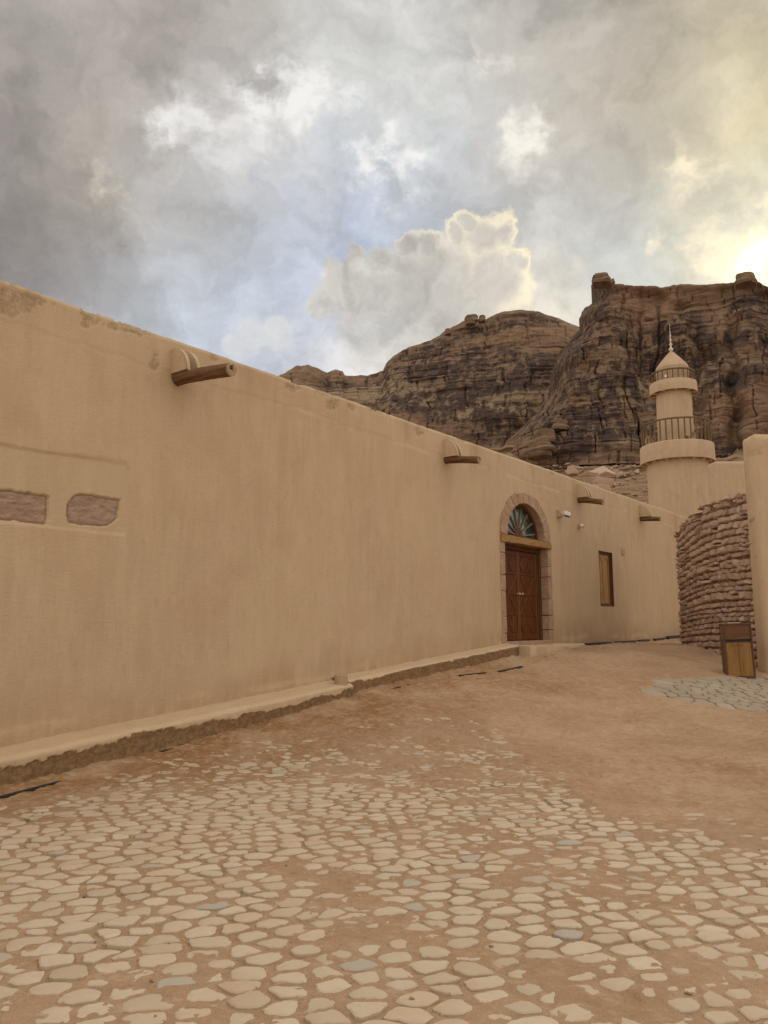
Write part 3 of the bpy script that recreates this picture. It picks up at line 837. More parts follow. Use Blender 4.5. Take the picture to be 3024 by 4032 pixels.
# ------------------------------------------------------------------ roof spouts
def spout(s, length, rad, z, label, cheek, drop):
    p = wp(s)
    e = tag(empty('roof_spout', (p[0], p[1], z), WRZ), label, 'roof spout', 'wooden roof spouts along the plaster wall')
    # log with a channel cut along its upper side; axis runs out of the wall (local -y)
    n = 26; q = MB(); c = MB(); rr = random.Random(int(s * 10))
    secs = 14
    def outline(t):
        out = []
        rad_t = rad * (1.04 - .08 * t)
        for i in range(n):
            a = math.pi / 2 + .42 + (2 * math.pi - .84) * i / (n - 1)
            w = 1 + .05 * math.sin(a * 3 + s) + .02 * math.sin(a * 7 + t * 6)
            out.append((rad_t * w * math.cos(a), rad_t * w * math.sin(a)))
        cx = rad * .36
        out += [(cx, -rad * .10), (-cx, -rad * .10)]
        return out
    V = []; m_ = n + 2
    for k in range(secs + 1):
        t = k / secs; y = .1 - t * (length + .1); dz = -drop * t + .01 * math.sin(t * 4 + s)
        for x, zz in outline(t): V.append((x + rr.gauss(0, .0015), y, zz + dz + rr.gauss(0, .0015)))
    F = []
    for k in range(secs):
        for i in range(m_):
            j = (i + 1) % m_
            F.append((k * m_ + i, k * m_ + j, (k + 1) * m_ + j, (k + 1) * m_ + i))
    q.add(V, F); q.build('log', M['log'], e, smooth=True, angle=50)
    end = [Vector(v) for v in V[secs * m_:]]
    c.add([(v.x * .995, v.y - .0005, v.z) for v in end] + [(v.x * .995, v.y + .02, v.z) for v in end], [tuple(range(m_))] + [(i, (i + 1) % m_, m_ + (i + 1) % m_, m_ + i) for i in range(m_)])
    c.build('log_end', M['logend'], e)
    # two quarter round plaster cheeks above the log
    ch = 5.215 - z
    for sx in (-1, 1):
        q = MB(); th = .045; x0 = sx * (rad * .95) - th / 2
        poly = [(0, ch)] + [(-(cheek) * math.sin(t), (ch + .02) - (ch) * (1 - math.cos(t)) * 1.0) for t in [math.pi / 2 * i / 14 for i in range(1, 15)]]
        poly += [(-cheek, rad * .45), (0.06, rad * .45), (.06, ch)]
        vs = [(x0, y, zz) for y, zz in poly] + [(x0 + th, y, zz) for y, zz in poly]; k = len(poly)
        q.add(vs, [tuple(range(k)), tuple(range(2 * k - 1, k - 1, -1))] + [(i, (i + 1) % k, k + (i + 1) % k, k + i) for i in range(k)])
        q.build('cheek', M['plaster'], e, bevel=.006)
spout(6.05, 1.10, .086, 4.85, 'largest brown log spout nearest the camera, high above the two bare stones in the wall', .36, .10)
spout(12.47, .78, .072, 4.84, 'log spout between the arched doorway and the large spout, with rounded plaster cheeks', .34, .10)
spout(18.72, .66, .075, 4.845, 'log spout above the security camera and the shuttered window', .33, .13)
spout(23.22, .60, .072, 4.835, 'smallest log spout at the far end of the wall, below the tower', .32, .08)

# ------------------------------------------------------------------ camera and lamp on the wall
p = wp(17.47); e = tag(empty('security_camera', (p[0], p[1], 4.33), WRZ), 'small white security camera on a tan box beside the door arch', 'camera')
q = MB(); q.box(-.075, .075, -.075, .02, -.10, .09, .008); q.build('mount_box', M['tan'], e)
q = MB(); q.tube((.03, -.07, -.01), (.03, -.145, -.01), .022, n=12); q.build('arm', M['cream'], e, smooth=True)
T = Matrix.Translation((.06, -.19, -.02)) @ Matrix.Rotation(R(-25), 4, 'Z') @ Matrix.Rotation(R(12), 4, 'Y')
q = MB(); q.box(-.09, .11, -.05, .05, -.05, .06, .014, T); q.build('housing', M['white'], e)
q = MB(); q.box(.108, .118, -.040, .040, -.045, .035, .004, T); q.box(-.05, .105, -.046, .046, -.062, -.049, .003, T); q.build('lens', M['lens'], e)
p = wp(18.64); e = tag(empty('wall_lamp', (p[0], p[1], 4.14), WRZ), 'tiny round tan spotlight on the wall to the right of the security camera', 'lamp')
q = MB(); q.box(-.05, .05, -.04, .02, -.06, .06, .006); q.build('base', M['tan'], e)
q = MB(); q.tube((0.01, -.04, .0), (.05, -.13, -.01), .048, .055, 18); q.build('housing', M['cream'], e, smooth=True)
q = MB(); q.tube((.0505, -.1305, -.01), (.053, -.137, -.01), .042, .038, 18); q.build('lens', M['lens'], e, smooth=True)

# ------------------------------------------------------------------ black strips lying in the sand
def strip(a, b, w, h, label, dz=.0, rest=0.02):
    a = np.array(a); b = np.array(b); L = float(np.hypot(*(b - a))); m_ = (a + b) / 2
    za, zb = float(ground(*a)), float(ground(*b))
    rz = math.atan2(b[1] - a[1], b[0] - a[0]); pit = math.atan2(zb - za, L)
    q = MB(); T = Matrix.Rotation(-pit, 4, 'Y')
    q.box(-L / 2, L / 2, -w / 2, -w / 2 + w * .2, -.05, h, .003, T); q.box(-L / 2, L / 2, w / 2 - w * .2, w / 2, -.05, h, .003, T)
    q.box(-L / 2 + .002, L / 2 - .002, -w / 2 + w * .2, w / 2 - w * .2, -.05, h * .55, 0, T)
    o = q.build('ground_channel', M['black'], loc=(m_[0], m_[1], (za + zb) / 2 + .010 + dz), rz=rz)
    tag(o, label, 'metal strip', 'black metal strips along the foot of the wall')
strip((-4.5, 5.1), (-3.25, 8.22), .03, .008, 'longest black metal strip, lying in the sand at the left end of the ledge', .004)
strip((-2.60, 9.24), (-2.38, 9.62), .04, .008, 'short broken black strip in the sand in front of the ledge, beside pale chips', .012)
strip((-.05, 12.4), (.42, 12.95), .03, .008, 'thin black strip mostly sunk in sand in the middle of the ledge', .012)
strip((1.33, 13.88), (1.85, 14.28), .045, .014, 'black strip in front of the far half of the ledge, second nearest the doorstep', .02)
strip((2.10, 14.42), (2.66, 15.10), .06, .022, 'thick black strip beside the far end of the ledge, next to the doorstep', .015)
for (s0, s1, lab) in ((18.35, 20.1, 'black strip at the wall foot below the shuttered window'), (20.45, 21.9, 'black strip at the wall foot just past the shuttered window'), (22.2, 23.0, 'short black strip at the wall foot below the farthest spout'), (23.5, 24.5, 'black strip at the wall foot past the farthest spout'), (24.7, 26.6, 'thick black strip in the corner where plaster wall and stone wall meet')):
    strip(wp(s0, .14), wp(s1, .14), .09, .05 if s0 < 24 else .09, lab, .02)

# ------------------------------------------------------------------ dry stone wall on the right
def catmull(P, n):
    P = [np.array(p, float) for p in P]; P = [2 * P[0] - P[1]] + P + [2 * P[-1] - P[-2]]; out = []
    for i in range(1, len(P) - 2):
        for k in range(n):
            t = k / n; a, b, c, d = P[i - 1:i + 3]
            out.append(.5 * (2 * b + (c - a) * t + (2 * a - 5 * b + 4 * c - d) * t * t + (3 * b - a - 3 * c + d) * t ** 3))
    out.append(P[-2]); return np.array(out)
def build_stone_wall():
    path = catmull([(7.74, 16.0), (7.72, 17.3), (7.76, 18.6), (7.86, 20.0), (7.95, 20.95)], 30)
    seg = np.hypot(*np.diff(path, axis=0).T); cum = np.concatenate([[0], np.cumsum(seg)]); LT = cum[-1]
    def at(s):
        p = np.array([np.interp(s, cum, path[:, 0]), np.interp(s, cum, path[:, 1])])
        q = np.array([np.interp(min(s + .05, LT), cum, path[:, 0]), np.interp(min(s + .05, LT), cum, path[:, 1])]) - np.array([np.interp(max(s - .05, 0), cum, path[:, 0]), np.interp(max(s - .05, 0), cum, path[:, 1])])
        q /= np.hypot(*q); return p, q, np.array([-q[1], q[0]])     # normal to the left of travel = towards the lane
    YN = path[:, 1]
    def crown(s): return np.interp(np.interp(s, cum, YN), [16, 17.6, 18.6, 19.6, 20.9, 21.3], [4.43, 4.50, 4.50, 4.38, 4.12, 4.02]) - .1
    def lev(s, z): return .3 + (z - .3) * (crown(s) - .3) / 4.33         # courses run down with the broken top
    rr = random.Random(23); V = []; F = []; T = []
    def stone(s0, s1, z0, z1, prot, tone, roundness, depth=.28):
        nu, nv = 7, 6; b = len(V); sm = (s0 + s1) / 2; ph = rr.uniform(0, 50)
        sk = rr.gauss(0, .025); tw = rr.gauss(0, .018); sl = rr.gauss(0, .010); sv = rr.gauss(0, .008)
        for i in range(nu):
            for j in range(nv):
                u = i / (nu - 1) * 2 - 1; v = j / (nv - 1) * 2 - 1
                # squircle outline so that the corners are knocked off
                k = roundness * .8
                uu = u * math.sqrt(1 - k * v * v / 2); vv = v * math.sqrt(1 - k * u * u / 2)
                m = max(abs(u), abs(v)); bul = (1 - m ** 7)
                s = sm + uu * (s1 - s0) / 2 + sk * vv + rr.gauss(0, .006); z = (z0 + z1) / 2 + vv * (z1 - z0) / 2 + tw * uu + rr.gauss(0, .005)
                z = lev(min(max(s, 0), LT), z); p, t_, nn = at(min(max(s, 0), LT))
                over = s - min(max(s, 0), LT)
                o = prot * (.5 + .5 * bul) + rr.gauss(0, .007) - .015 * (1 - bul) + sl * u + sv * v
                batter = -(z - 1) * .012
                if m > .99: o = -.10
                q = p + t_ * over + nn * (o + batter); V.append((q[0], q[1], z)); T.append(tone)
        for i in range(nu - 1):
            for j in range(nv - 1):
                F.append((b + i * nv + j, b + i * nv + j + 1, b + (i + 1) * nv + j + 1, b + (i + 1) * nv + j))
    z = .3; row = 0
    while z < 4.6:
        low = z < 2.0
        h = rr.uniform(.13, .23) if not low else rr.uniform(.12, .21)
        s = -.1 + rr.uniform(-.1, 0); drift = rr.uniform(0, 9)
        while s < LT:
            w = rr.uniform(.22, .52) * (1.3 if rr.random() < .2 else 1)
            if low and s < 2.2: w *= .62
            if s + w > LT - .12: w = LT + rr.uniform(-.02, .05) - s
            wav = .02 * math.sin(s * 1.1 + drift) + .03 * math.sin(s * .45 + z)
            top = z + h
            if not (top > 4.62 and rr.random() < .3):
                hh = h * rr.uniform(.9, 1.03); a0 = rr.uniform(.0, .02)
                tone = min(1, max(.02, rr.gauss(.48, .24)))
                if rr.random() < .05: tone = 1.
                if rr.random() < .12 and w > .2 and h > .18:      # two thin stones instead of one
                    m_ = z + h * rr.uniform(.4, .6)
                    stone(s, s + w - .012, z + wav, m_ + wav - .008, rr.uniform(.03, .09), tone, .5); stone(s + .01, s + w - .02, m_ + wav, z + hh + wav, rr.uniform(.03, .09), min(1, tone + .15), .5)
                else:
                    stone(s, s + w - rr.uniform(.02, .045), z + wav + a0 * .5, z + hh + wav, rr.uniform(.018, .038), tone, rr.uniform(.35, .75) if not low else rr.uniform(.5, 1.0))
            s += w
            if s > LT - .12: break
        z += h * .93
    me = bpy.data.meshes.new('stone_face'); me.from_pydata(V, [], F)
    me.attributes.new('tone', 'FLOAT', 'POINT').data.foreach_set('value', T)
    me.polygons.foreach_set('use_smooth', [True] * len(F)); me.set_sharp_from_angle(angle=R(55))
    root = tag(empty('stone_wall', (7.6, 16, .6)), 'curved dry stone wall of reddish brown rubble behind the wooden bin', 'stone wall')
    o = link('stone_face', me, M['masonry'], root); o.location = (-7.6, -16, -.6)
    q = MB(); prev = None; rings = []
    for k in range(0, len(path), 3):
        p, t_, nn = at(cum[k]); jag = float(crown(cum[k])) - .05 + .05 * math.sin(k * .9)
        rings.append([(p + nn * -.03, .0), (p + nn * -.085, jag), (p - nn * .55, jag), (p - nn * .55, 0)])
    V2 = [(a[0], a[1], zz) for r_ in rings for a, zz in r_]; F2 = []
    for i in range(len(rings) - 1):
        for a in range(3): F2.append((i * 4 + a, i * 4 + a + 1, i * 4 + 5 + a, i * 4 + 4 + a))
    F2 += [(0, 1, 2, 3), tuple(len(V2) - 4 + a for a in (3, 2, 1, 0))]
    q.add(V2, F2); o = q.build('core', M['joint'], root); o.location = (-7.6, -16, -.6)
    # cap stones along the top
    q = MB()
    s = -.05
    while s < LT:
        w = rr.uniform(.18, .42)
        p, t_, nn = at(min(s + w / 2, LT)); q.tone = rr.uniform(.2, .8)
        zc = float(crown(min(s + w / 2, LT))) + rr.uniform(.0, .07); hh = rr.uniform(.07, .14)
        pts = []
        for _ in range(26):
            u = rr.uniform(-.5, .5) * (w - .02); v = rr.uniform(-.5, .13) * .42; zz = rr.uniform(-.5, .5) * hh
            x, y = p + t_ * u + nn * v; pts.append((x, y, zc + zz))
        q.hull(pts); s += w
    o = q.build('cap_stones', M['masonry'], root); o.location = (-7.6, -16, -.6)
build_stone_wall()

# plaster wall ends on the right
def soft_block(x0, x1, y0, y1, z0, z1, r, name, m, label, cat, seed):
    """a plastered wall with rounded upper and outer corners and a slightly uneven face"""
    nx = max(2, int((x1 - x0) / .07)); nz = max(2, int((z1 - z0) / .07)); 
    # outline of the cross-section (front + left end + back), swept upwards and closed over the top
    pts = []
    for t in np.linspace(0, 1, nx): pts.append((x1 + (x0 + r - x1) * t, y0))
    for a in np.linspace(0, math.pi / 2, 7)[1:]: pts.append((x0 + r - r * math.sin(a), y0 + r - r * math.cos(a)))
    for a in np.linspace(0, math.pi / 2, 7)[0:]: pts.append((x0 + r - r * math.cos(a), y1 - r + r * math.sin(a)))
    pts.append((x1, y1))
    P = np.array(pts); cen = np.array([(x0 + x1) / 2, (y0 + y1) / 2])
    rows = list(np.linspace(z0, z1 - r, nz)); lev = [(z, 0) for z in rows] + [(z1 - r + r * math.sin(a), r * (1 - math.cos(a))) for a in np.linspace(0, math.pi / 2, 6)[1:]]
    lev.append((z1, min((y1 - y0) / 2 * .98, .5)))
    A = np.zeros((len(P), len(lev), 3))
    for j, (z, ins) in enumerate(lev):
        Q = P.copy()
        Q[:, 0] = np.maximum(Q[:, 0], x0 + ins); Q[:, 1] = np.clip(Q[:, 1], y0 + ins, y1 - ins)
        A[:, j, 0] = Q[:, 0]; A[:, j, 1] = Q[:, 1]; A[:, j, 2] = z
    d = .03 * fbm(A[..., 0] * .9 + A[..., 1] * 1.3, A[..., 2] * .9, 3, seed) + .012 * fbm((A[..., 0] + A[..., 1]) * 4, A[..., 2] * 4, 3, seed + 1)
    A[..., 1] += d; A[..., 0] += d * .6; A[..., 2] += np.where(A[..., 2] > z1 - r, .05 * fbm(A[..., 0] * .8, A[..., 1] * .8, 2, seed + 2), 0)
    flake = sstep(.24, .30, fbm((A[..., 0] + A[..., 1]) * 2.2, A[..., 2] * 2.2, 4, seed + 3))
    stain = sstep(.9, .1, A[..., 2] - z0 - .4 + fbm(A[..., 0] * 2, A[..., 2] * 2, 3, seed + 4)) * .6
    o = link(name, grid_mesh(name, A, attrs={'flake': flake * .7, 'stain': stain}), m); tag(o, label, cat)
    return o
soft_block(7.70, 13.5, 15.72, 16.27, -.3, 5.60, .17, 'plaster_wall', M['plaster'], 'tall tan plaster wall end at the right, behind the wooden bin', 'wall', 501)
soft_block(11.84, 18, 27, 27.7, .3, 7.42, .12, 'plaster_wall', M['plaster_far'], 'plain plaster wall between the tower and the stone wall top', 'wall', 521)

# ------------------------------------------------------------------ wooden bin
def build_bin():
    e = tag(empty('litter_bin', (6.98, 15.33, float(ground(6.98, 15.33)) + .005)), 'dark framed wooden litter bin with two golden doors beside the stone wall', 'litter bin')
    e.rotation_euler = (0, R(-1.6), R(-14))
    w, d, h, t = .268, .36, 1.03, .035
    q = MB()
    q.box(-w, -w + t, 0, d, 0, h, .004); q.box(w - t, w, 0, d, 0, h, .004); q.box(-w + t, w - t, 0.001, d, 0, t, .004); q.box(-w - .004, w + .004, -.008, d + .004, h + .0005, h + .035, .005)
    q.box(-w + t, w - t, d - .02, d - .001, t, h - .001, .002); q.build('case', M['bin_frame'], e)
    q = MB(); q.box(-w + t + .004, w - t - .004, .006, .035, .745, h - .022, .004); q.box(-w + t + .001, w - t - .001, .003, .03, h - .021, h - .001, .003); q.build('top_panel', M['bin_top'], e)
    q = MB(); q.box(-w + t + .001, w - t - .001, .05, .09, .70, .745, .003); q.build('slot', M['black'], e)
    q = MB(); q.box(-w + t + .002, w - t - .002, .002, .035, .695, .706, .002); q.build('slot_edge', M['bin_frame'], e)
    for x0, x1 in ((-w + t + .003, -.002), (.002, w - t - .003)):
        q = MB(); q.box(x0, x1, .010, .032, t + .004, .69, .004); q.build('door', M['bin_door'], e)
    q = MB(); q.box(-.11, .11, -.016, -.002, .642, .658, .004); q.box(-.10, -.085, -.004, .012, .644, .656, .002); q.box(.085, .10, -.004, .012, .644, .656, .002); q.build('handle', M['bin_door'], e)
    q = MB(); q.box(-.13, .10, .12, .34, h + .0355, h + .046, .003); q.build('ash_tray', M['white'], e)
    q = MB()                                                      # pale scuffs in the edge of the side board
    for z0, z1 in ((.88, .99), (.76, .85)): q.box(-w - .003, -w + .001, .10, .13, z0, z1, .001)
    q.build('hinge', M['brass'], e)
build_bin()

# ------------------------------------------------------------------ minaret
def build_minaret():
    X, Y = 14.78, 38.0; z0 = 1.2
    e = tag(empty('minaret', (X, Y, z0)), 'round plaster minaret with two railed balconies and a cone roof', 'minaret')
    L = lambda prof: [(r, z - z0) for r, z in prof]
    mp = M['plaster_far']
    def dense(prof, st=.25):
        out = []
        for (r0, a0), (r1, a1) in zip(prof[:-1], prof[1:]):
            n = max(1, int(math.hypot(r1 - r0, a1 - a0) / st)); out += [(r0 + (r1 - r0) * k / n, a0 + (a1 - a0) * k / n) for k in range(n)]
        return out + [prof[-1]]
    q = MB(); q.lathe(dense(L([(1.56, .6), (1.50, 3), (1.475, 7), (1.46, 9.3), (1.46, 9.75)])), 72, wob=.03); q.build('shaft', mp, e, smooth=True)
    q = MB(); q.lathe(L([(1.40, 9.70), (1.70, 9.66), (1.752, 9.63), (1.772, 9.60), (1.782, 9.68), (1.775, 10.0), (1.765, 10.42), (1.745, 10.48), (1.70, 10.50), (1.60, 10.49), (1.58, 10.40), (.8, 10.40)]), 72, wob=.02); q.build('balcony', mp, e, smooth=True, angle=60)
    q = MB(); q.lathe(dense(L([(.885, 10.2), (.865, 11.5), (.845, 13.3)])), 56, wob=.015); q.build('upper_shaft', mp, e, smooth=True)
    q = MB(); q.lathe(L([(.80, 13.36), (1.08, 13.30), (1.125, 13.24), (1.145, 13.21), (1.152, 13.27), (1.148, 13.5), (1.14, 13.72), (1.12, 13.765), (1.08, 13.78), (1.0, 13.77), (.98, 13.70), (.7, 13.70)]), 64, wob=.015); q.build('balcony', mp, e, smooth=True, angle=60)
    q = MB(); q.lathe(L([(.79, 13.5), (.785, 14.52)]), 56); q.build('lantern', mp, e, smooth=True)
    q = MB(); q.lathe(dense(L([(.70, 14.49), (.792, 14.49), (.806, 14.52), (.792, 14.61), (.735, 14.72), (.60, 14.89), (.37, 15.17), (.14, 15.43), (.07, 15.50), (0.0, 15.52)]), .12), 56, wob=.012); q.build('roof', mp, e, smooth=True, angle=50)
    # finial of stacked balls under a thin crescent
    q = MB()
    prof = [(.05, 15.48), (.045, 15.53)]
    def ball(zc, r): return [(r * math.cos(a), zc + r * .8 * math.sin(a)) for a in [R(x) for x in range(-70, 71, 20)]]
    prof += ball(15.62, .115) + [(.04, 15.75), (.038, 15.83)] + ball(15.88, .082) + [(.033, 15.97), (.03, 16.08)] + ball(16.13, .068) + [(.027, 16.2), (.025, 16.31)] + ball(16.36, .052) + [(.02, 16.42), (.016, 16.62), (0, 16.63)]
    q.lathe(L(prof), 18)
    for k in range(18):
        a0, a1 = R(-62 + 304 * k / 18 + 90 + 0), R(-62 + 304 * (k + 1) / 18 + 90)
        a0 += R(-90); a1 += R(-90)
        def pt(a, f):
            w = .022 * math.sin(max(.12, min(1, f)) * math.pi) + .004
            return [Vector((0.02 * 0 + (.13 + k_) * math.sin(a) * .35, (.13 + k_) * math.sin(a) * .94, 16.80 - (.13 + k_) * math.cos(a) * 1.25)) for k_ in (-w, w)]
        b = pt(a0 - R(90) + R(90), k / 18) + pt(a1, (k + 1) / 18)
        q.hull([(v.x + d_ * .94, v.y - d_ * .35, v.z - z0) for v in b for d_ in (-.012, .012)])
    q.build('finial', M['cream'], e, smooth=True)
    def railing(rad, zb, zt, n, bw):
        q = MB(); q.lathe(L([(rad - .045, zt - .035), (rad + .045, zt - .035), (rad + .045, zt + .035), (rad - .045, zt + .035)]), 64, closed=True)
        r_ = q.build('railing', M['rail'], e)
        first = None
        for i in range(n):
            a = 2 * math.pi * (i + .35) / n
            if first is None:
                q = MB(); q.box(-.018, .018, -bw / 2, bw / 2, zb - z0, zt - z0 - .036, .004); first = q.build('baluster', M['rail'], r_); o = first
            else:
                o = first.copy(); C.objects.link(o); o.parent = r_
            o.location = (rad * math.cos(a), rad * math.sin(a), 0); o.rotation_euler = (0, 0, a)
    railing(1.66, 10.46, 11.58, 36, .07); railing(1.03, 13.74, 14.28, 25, .06)
    rr = random.Random(3)
    def brackets(n, r0, r1, z, log, m, ph):
        for i in range(n):
            a = 2 * math.pi * (i + ph) / n; q = MB()
            if log: q.tube((r0, 0, z - z0), (r1, 0, z - z0 - .01), .062, .058, 12)
            else: q.box(r0, r1, -.075, .075, z - z0 - .05, z - z0 + .05, .008)
            o = q.build('bracket', m, e, smooth=log); o.rotation_euler = (0, 0, a + rr.gauss(0, .02))
    brackets(16, 1.35, 1.66, 9.60, True, M['plaster_far'], .25); brackets(10, .75, 1.10, 13.24, False, M['plaster_far'], .15)
    # loudspeakers and a lamp standing on the balconies
    def horn(x, y, z, rz, label):
        o = tag(empty('loudspeaker', (x, y, z), rz), label, 'loudspeaker')
        q = MB(); prof = [(.05, 0), (.06, .08), (.09, .18), (.16, .29), (.23, .36), (.235, .37), (.22, .365), (.15, .29), (.05, .18), (0, .17)]
        q.lathe(prof, 28); b = q.build('horn', M['tan'], o, smooth=True); b.rotation_euler = (R(90), 0, 0); b.location = (0, 0, .28)
        q = MB(); q.tube((0, .08, .28), (0, -.02, .28), .085, n=16); q.build('driver', M['black'], o, smooth=True)
        q = MB(); q.box(-.03, .03, -.02, .02, 0, .24, .004); q.build('stand', M['cream'], o)
    horn(X + .10, Y - 1.2, 10.41, R(32), 'horn loudspeaker behind the lower railing of the minaret, on its right side')
    horn(X - 1.25, Y - .35, 10.41, R(-60), 'horn loudspeaker at the left of the lower minaret balcony')
    o = tag(empty('floodlight', (X - .62, Y - .78, 13.71), R(-30)), 'small box floodlight behind the upper minaret railing', 'lamp')
    q = MB(); q.box(-.07, .07, -.05, .05, .16, .30, .008); q.build('housing', M['white'], o)
    q = MB(); q.box(-.02, .02, -.02, .02, 0, .16, .003); q.build('stand', M['tan'], o)
build_minaret()

# ------------------------------------------------------------------ rock massif
def rock_disp(u, z, seed, amp=1.):
    """relief of bedded, jointed sandstone; u and z in metres along and up the face; returns (outward metres, block tone)"""
    wz = 2.0 * fbm(u * .05, z * .05, 3, seed) + .55 * fbm(u * .25, z * .2, 4, seed + 5)
    wu = 2.0 * fbm(u * .08, z * .10, 3, seed + 61) + 1.2 * fbm(u * .35, z * .3, 4, seed + 66)
    zw = z + wz; uw = u + wu
    m1 = sstep(-.20, .18, fbm(u * .05, z * .09, 3, seed + 7)); m2 = sstep(-.15, .2, fbm(u * .11 + 30, z * .13, 3, seed + 8))
    d = 0
    for h, a, sd, m in ((4.3, .75, 1, .5 + .5 * m1), (1.7, .48, 2, .25 + .75 * m2), (.75, .26, 3, .2 + .8 * m1)):
        k = zw / h; i = np.floor(k); f = k - i
        o0 = hash1(i, seed + sd); o1 = hash1(i + 1, seed + sd)
        t = sstep(.70, 1., f)
        d = d + m * a * (o0 * (1 - t) + o1 * t - .5) * 2
        d = d - m * a * .75 * np.exp(-((f - .99) / .07) ** 2) * (hash1(i, seed + sd + 40) > .45) * sstep(-.1, .1, fbm(u * .12 + sd * 9, i * .7, 2, seed + 45))
    blk = 0
    for hh, w0, w1, a, sd in ((3.6, 4.5, 6.5, .85, 62), (1.6, 1.8, 3.2, .45, 82)):
        row = np.floor(zw / hh + .3 * np.sin(row_ := np.floor(zw / hh)))
        wcol = w0 + w1 * hash1(row, seed + sd - 2)
        k = (uw + 40 * hash1(row, seed + sd)) / wcol; col = np.floor(k); f = k - col
        z_ = np.zeros_like(row)
        b = _h(row, col, z_, seed + sd + 1); blk = blk + b * (.62 if sd == 62 else .38)
        d = d + a * (b - .5) * (.35 + .65 * m2)
        d = d - .8 * a * np.exp(-(np.minimum(f, 1 - f) / .03) ** 2) * (_h(row, col, z_ + 1, seed + sd + 1) > .5)
    # long vertical joints, broken up
    c = np.abs(fbm(uw * .09 + 3, z * .02, 3, seed + 70))
    d = d - .9 * np.exp(-(c / .011) ** 2) * sstep(-.05, .15, fbm(u * .1, z * .08, 2, seed + 71))
    c = np.abs(fbm(uw * .22, z * .05, 3, seed + 72))
    d = d - .5 * np.exp(-(c / .02) ** 2) * sstep(-.05, .15, fbm(u * .15, z * .12, 2, seed + 73))
    d = d + 4.0 * fbm(u * .05, z * .05, 3, seed + 74) + 1.5 * fbm(u * .2, z * .2, 3, seed + 76) + .75 * fbm(u * .7, z * 1.6, 4, seed + 78)
    return d * amp, np.clip(blk, 0, 1)

def face(name, az0, az1, ncol, crest, foot_el, foot_d, crest_d, nrow, prof, seed, left=None, plateau=40, varn=None, extra=None):
    w = np.linspace(0, 1, ncol); v = np.concatenate([np.linspace(0, 1, nrow), 1 + np.linspace(0, 1, 24)[1:] ** 1.6])
    Wg, Vg = np.meshgrid(w, v, indexing='ij'); vc = np.minimum(Vg, 1.)
    def col(az): return np.interp(az, [c[0] for c in crest], [c[1] for c in crest])
    if left is None:
        A = az0 + (az1 - az0) * Wg; E1 = col(A); E = foot_el + (E1 - foot_el) * vc; flank = 0
    else:
        # the left edge of the face leans: its azimuth depends on elevation
        e_top = 24.1
        E = foot_el + (e_top - foot_el) * vc
        for it in range(3):
            L_ = np.interp(E, [l[1] for l in left], [l[0] for l in left])
            A = L_ + (az1 - L_) * Wg ** 1.15
            E = foot_el + (col(A) - foot_el) * vc
        flank = 16 * np.clip(1 - Wg / .10, 0, 1) ** 2.0
    D = foot_d + (crest_d - foot_d) * prof(vc, A) + flank
    u = np.radians(A) * foot_d; z = EYE + D * np.tan(np.radians(E))
    d, blk = rock_disp(u, z, seed)
    if extra is not None: d = d + extra(A, E)
    fade = sstep(0, .03, vc) * .0 + 1
    rim = sstep(1.0, .965, vc)                                  # keep the drawn skyline: less relief right at the crest
    d = d * (.45 + .55 * rim)
    D2 = D - d
    back = np.maximum(Vg - 1, 0)
    D2 = D2 + plateau * back; 
    zz = EYE + D * np.tan(np.radians(E)) - back * 9 + rim * 0
    crestj = .55 * fbm(u * .35, u * 0, 4, seed + 90) * (1 - rim)
    zz = zz + crestj * 1.6
    a = np.radians(A)
    P = np.stack([D2 * np.sin(a), D2 * np.cos(a), zz], -1)
    vr = varn(A, E, u, z)
    pale = sstep(.10, .26, fbm(u * .05, z * .22, 4, seed + 95))
    me = grid_mesh(name, P, attrs={'varnish': vr, 'pale': pale, 'block': blk}, flip=True)
    return tag(link(name, me, M['rock']), kind='structure')

crest_dome = [(-16, 16.5), (-12, 17.2), (-9.5, 17.6), (-7.63, 18.31), (-6.76, 18.88), (-5.87, 19.04), (-4.9, 18.75), (-4.4, 18.55), (-3.74, 18.79), (-3.2, 18.7), (-3.0, 18.37), (-1.41, 18.39), (-.1, 18.7), (.2, 19.3), (.7, 19.8), (1.46, 20.22), (3.25, 20.79), (4.7, 21.47), (6.14, 22.05), (8, 22.1), (9.35, 22.6), (10.41, 22.66), (11.8, 22.4), (13.17, 21.98), (14.5, 21.39), (16, 20.6), (22, 19)]
def varn_dome(A, E, u, z):
    patch = np.exp(-(((A - 7.0) / 5.2) ** 2 + ((E - 18.6) / 1.9) ** 2)) * 1.25 + .8 * np.exp(-(((A - 1.5) / 3.2) ** 2 + ((E - 17.6) / 1.2) ** 2)) + .9 * np.exp(-(((A - 8) / 4) ** 2 + ((E - 15.2) / .9) ** 2)) + .6 * np.exp(-(((A + 4) / 2) ** 2 + ((E - 17.6) / .5) ** 2))
    band = np.exp(-((E - 16.55) / .35) ** 2) * sstep(6, 9, A)           # pale bed
    v = patch * 1.3 + 2.0 * fbm(u * .04, z * .16, 5, 601) - .05 - .9 * band
    return sstep(.08, .42, v)
face('hill', -18, 22, 860, crest_dome, 9.0, 150, 186, 300, lambda v, A: .30 * v + .70 * v ** 3.0, 600, varn=varn_dome, plateau=60)
crest_mas = [(9, 24.1), (15.9, 24.1), (16.7, 24.15), (17.3, 24.12), (18.9, 23.65), (19.4, 23.72), (20.3, 23.6), (20.9, 23.35), (22.16, 23.42), (24.0, 23.1), (25.2, 23.0), (25.67, 23.0), (26.99, 22.8), (27.8, 22.3), (32, 21.5), (36, 21.2), (46, 18)]
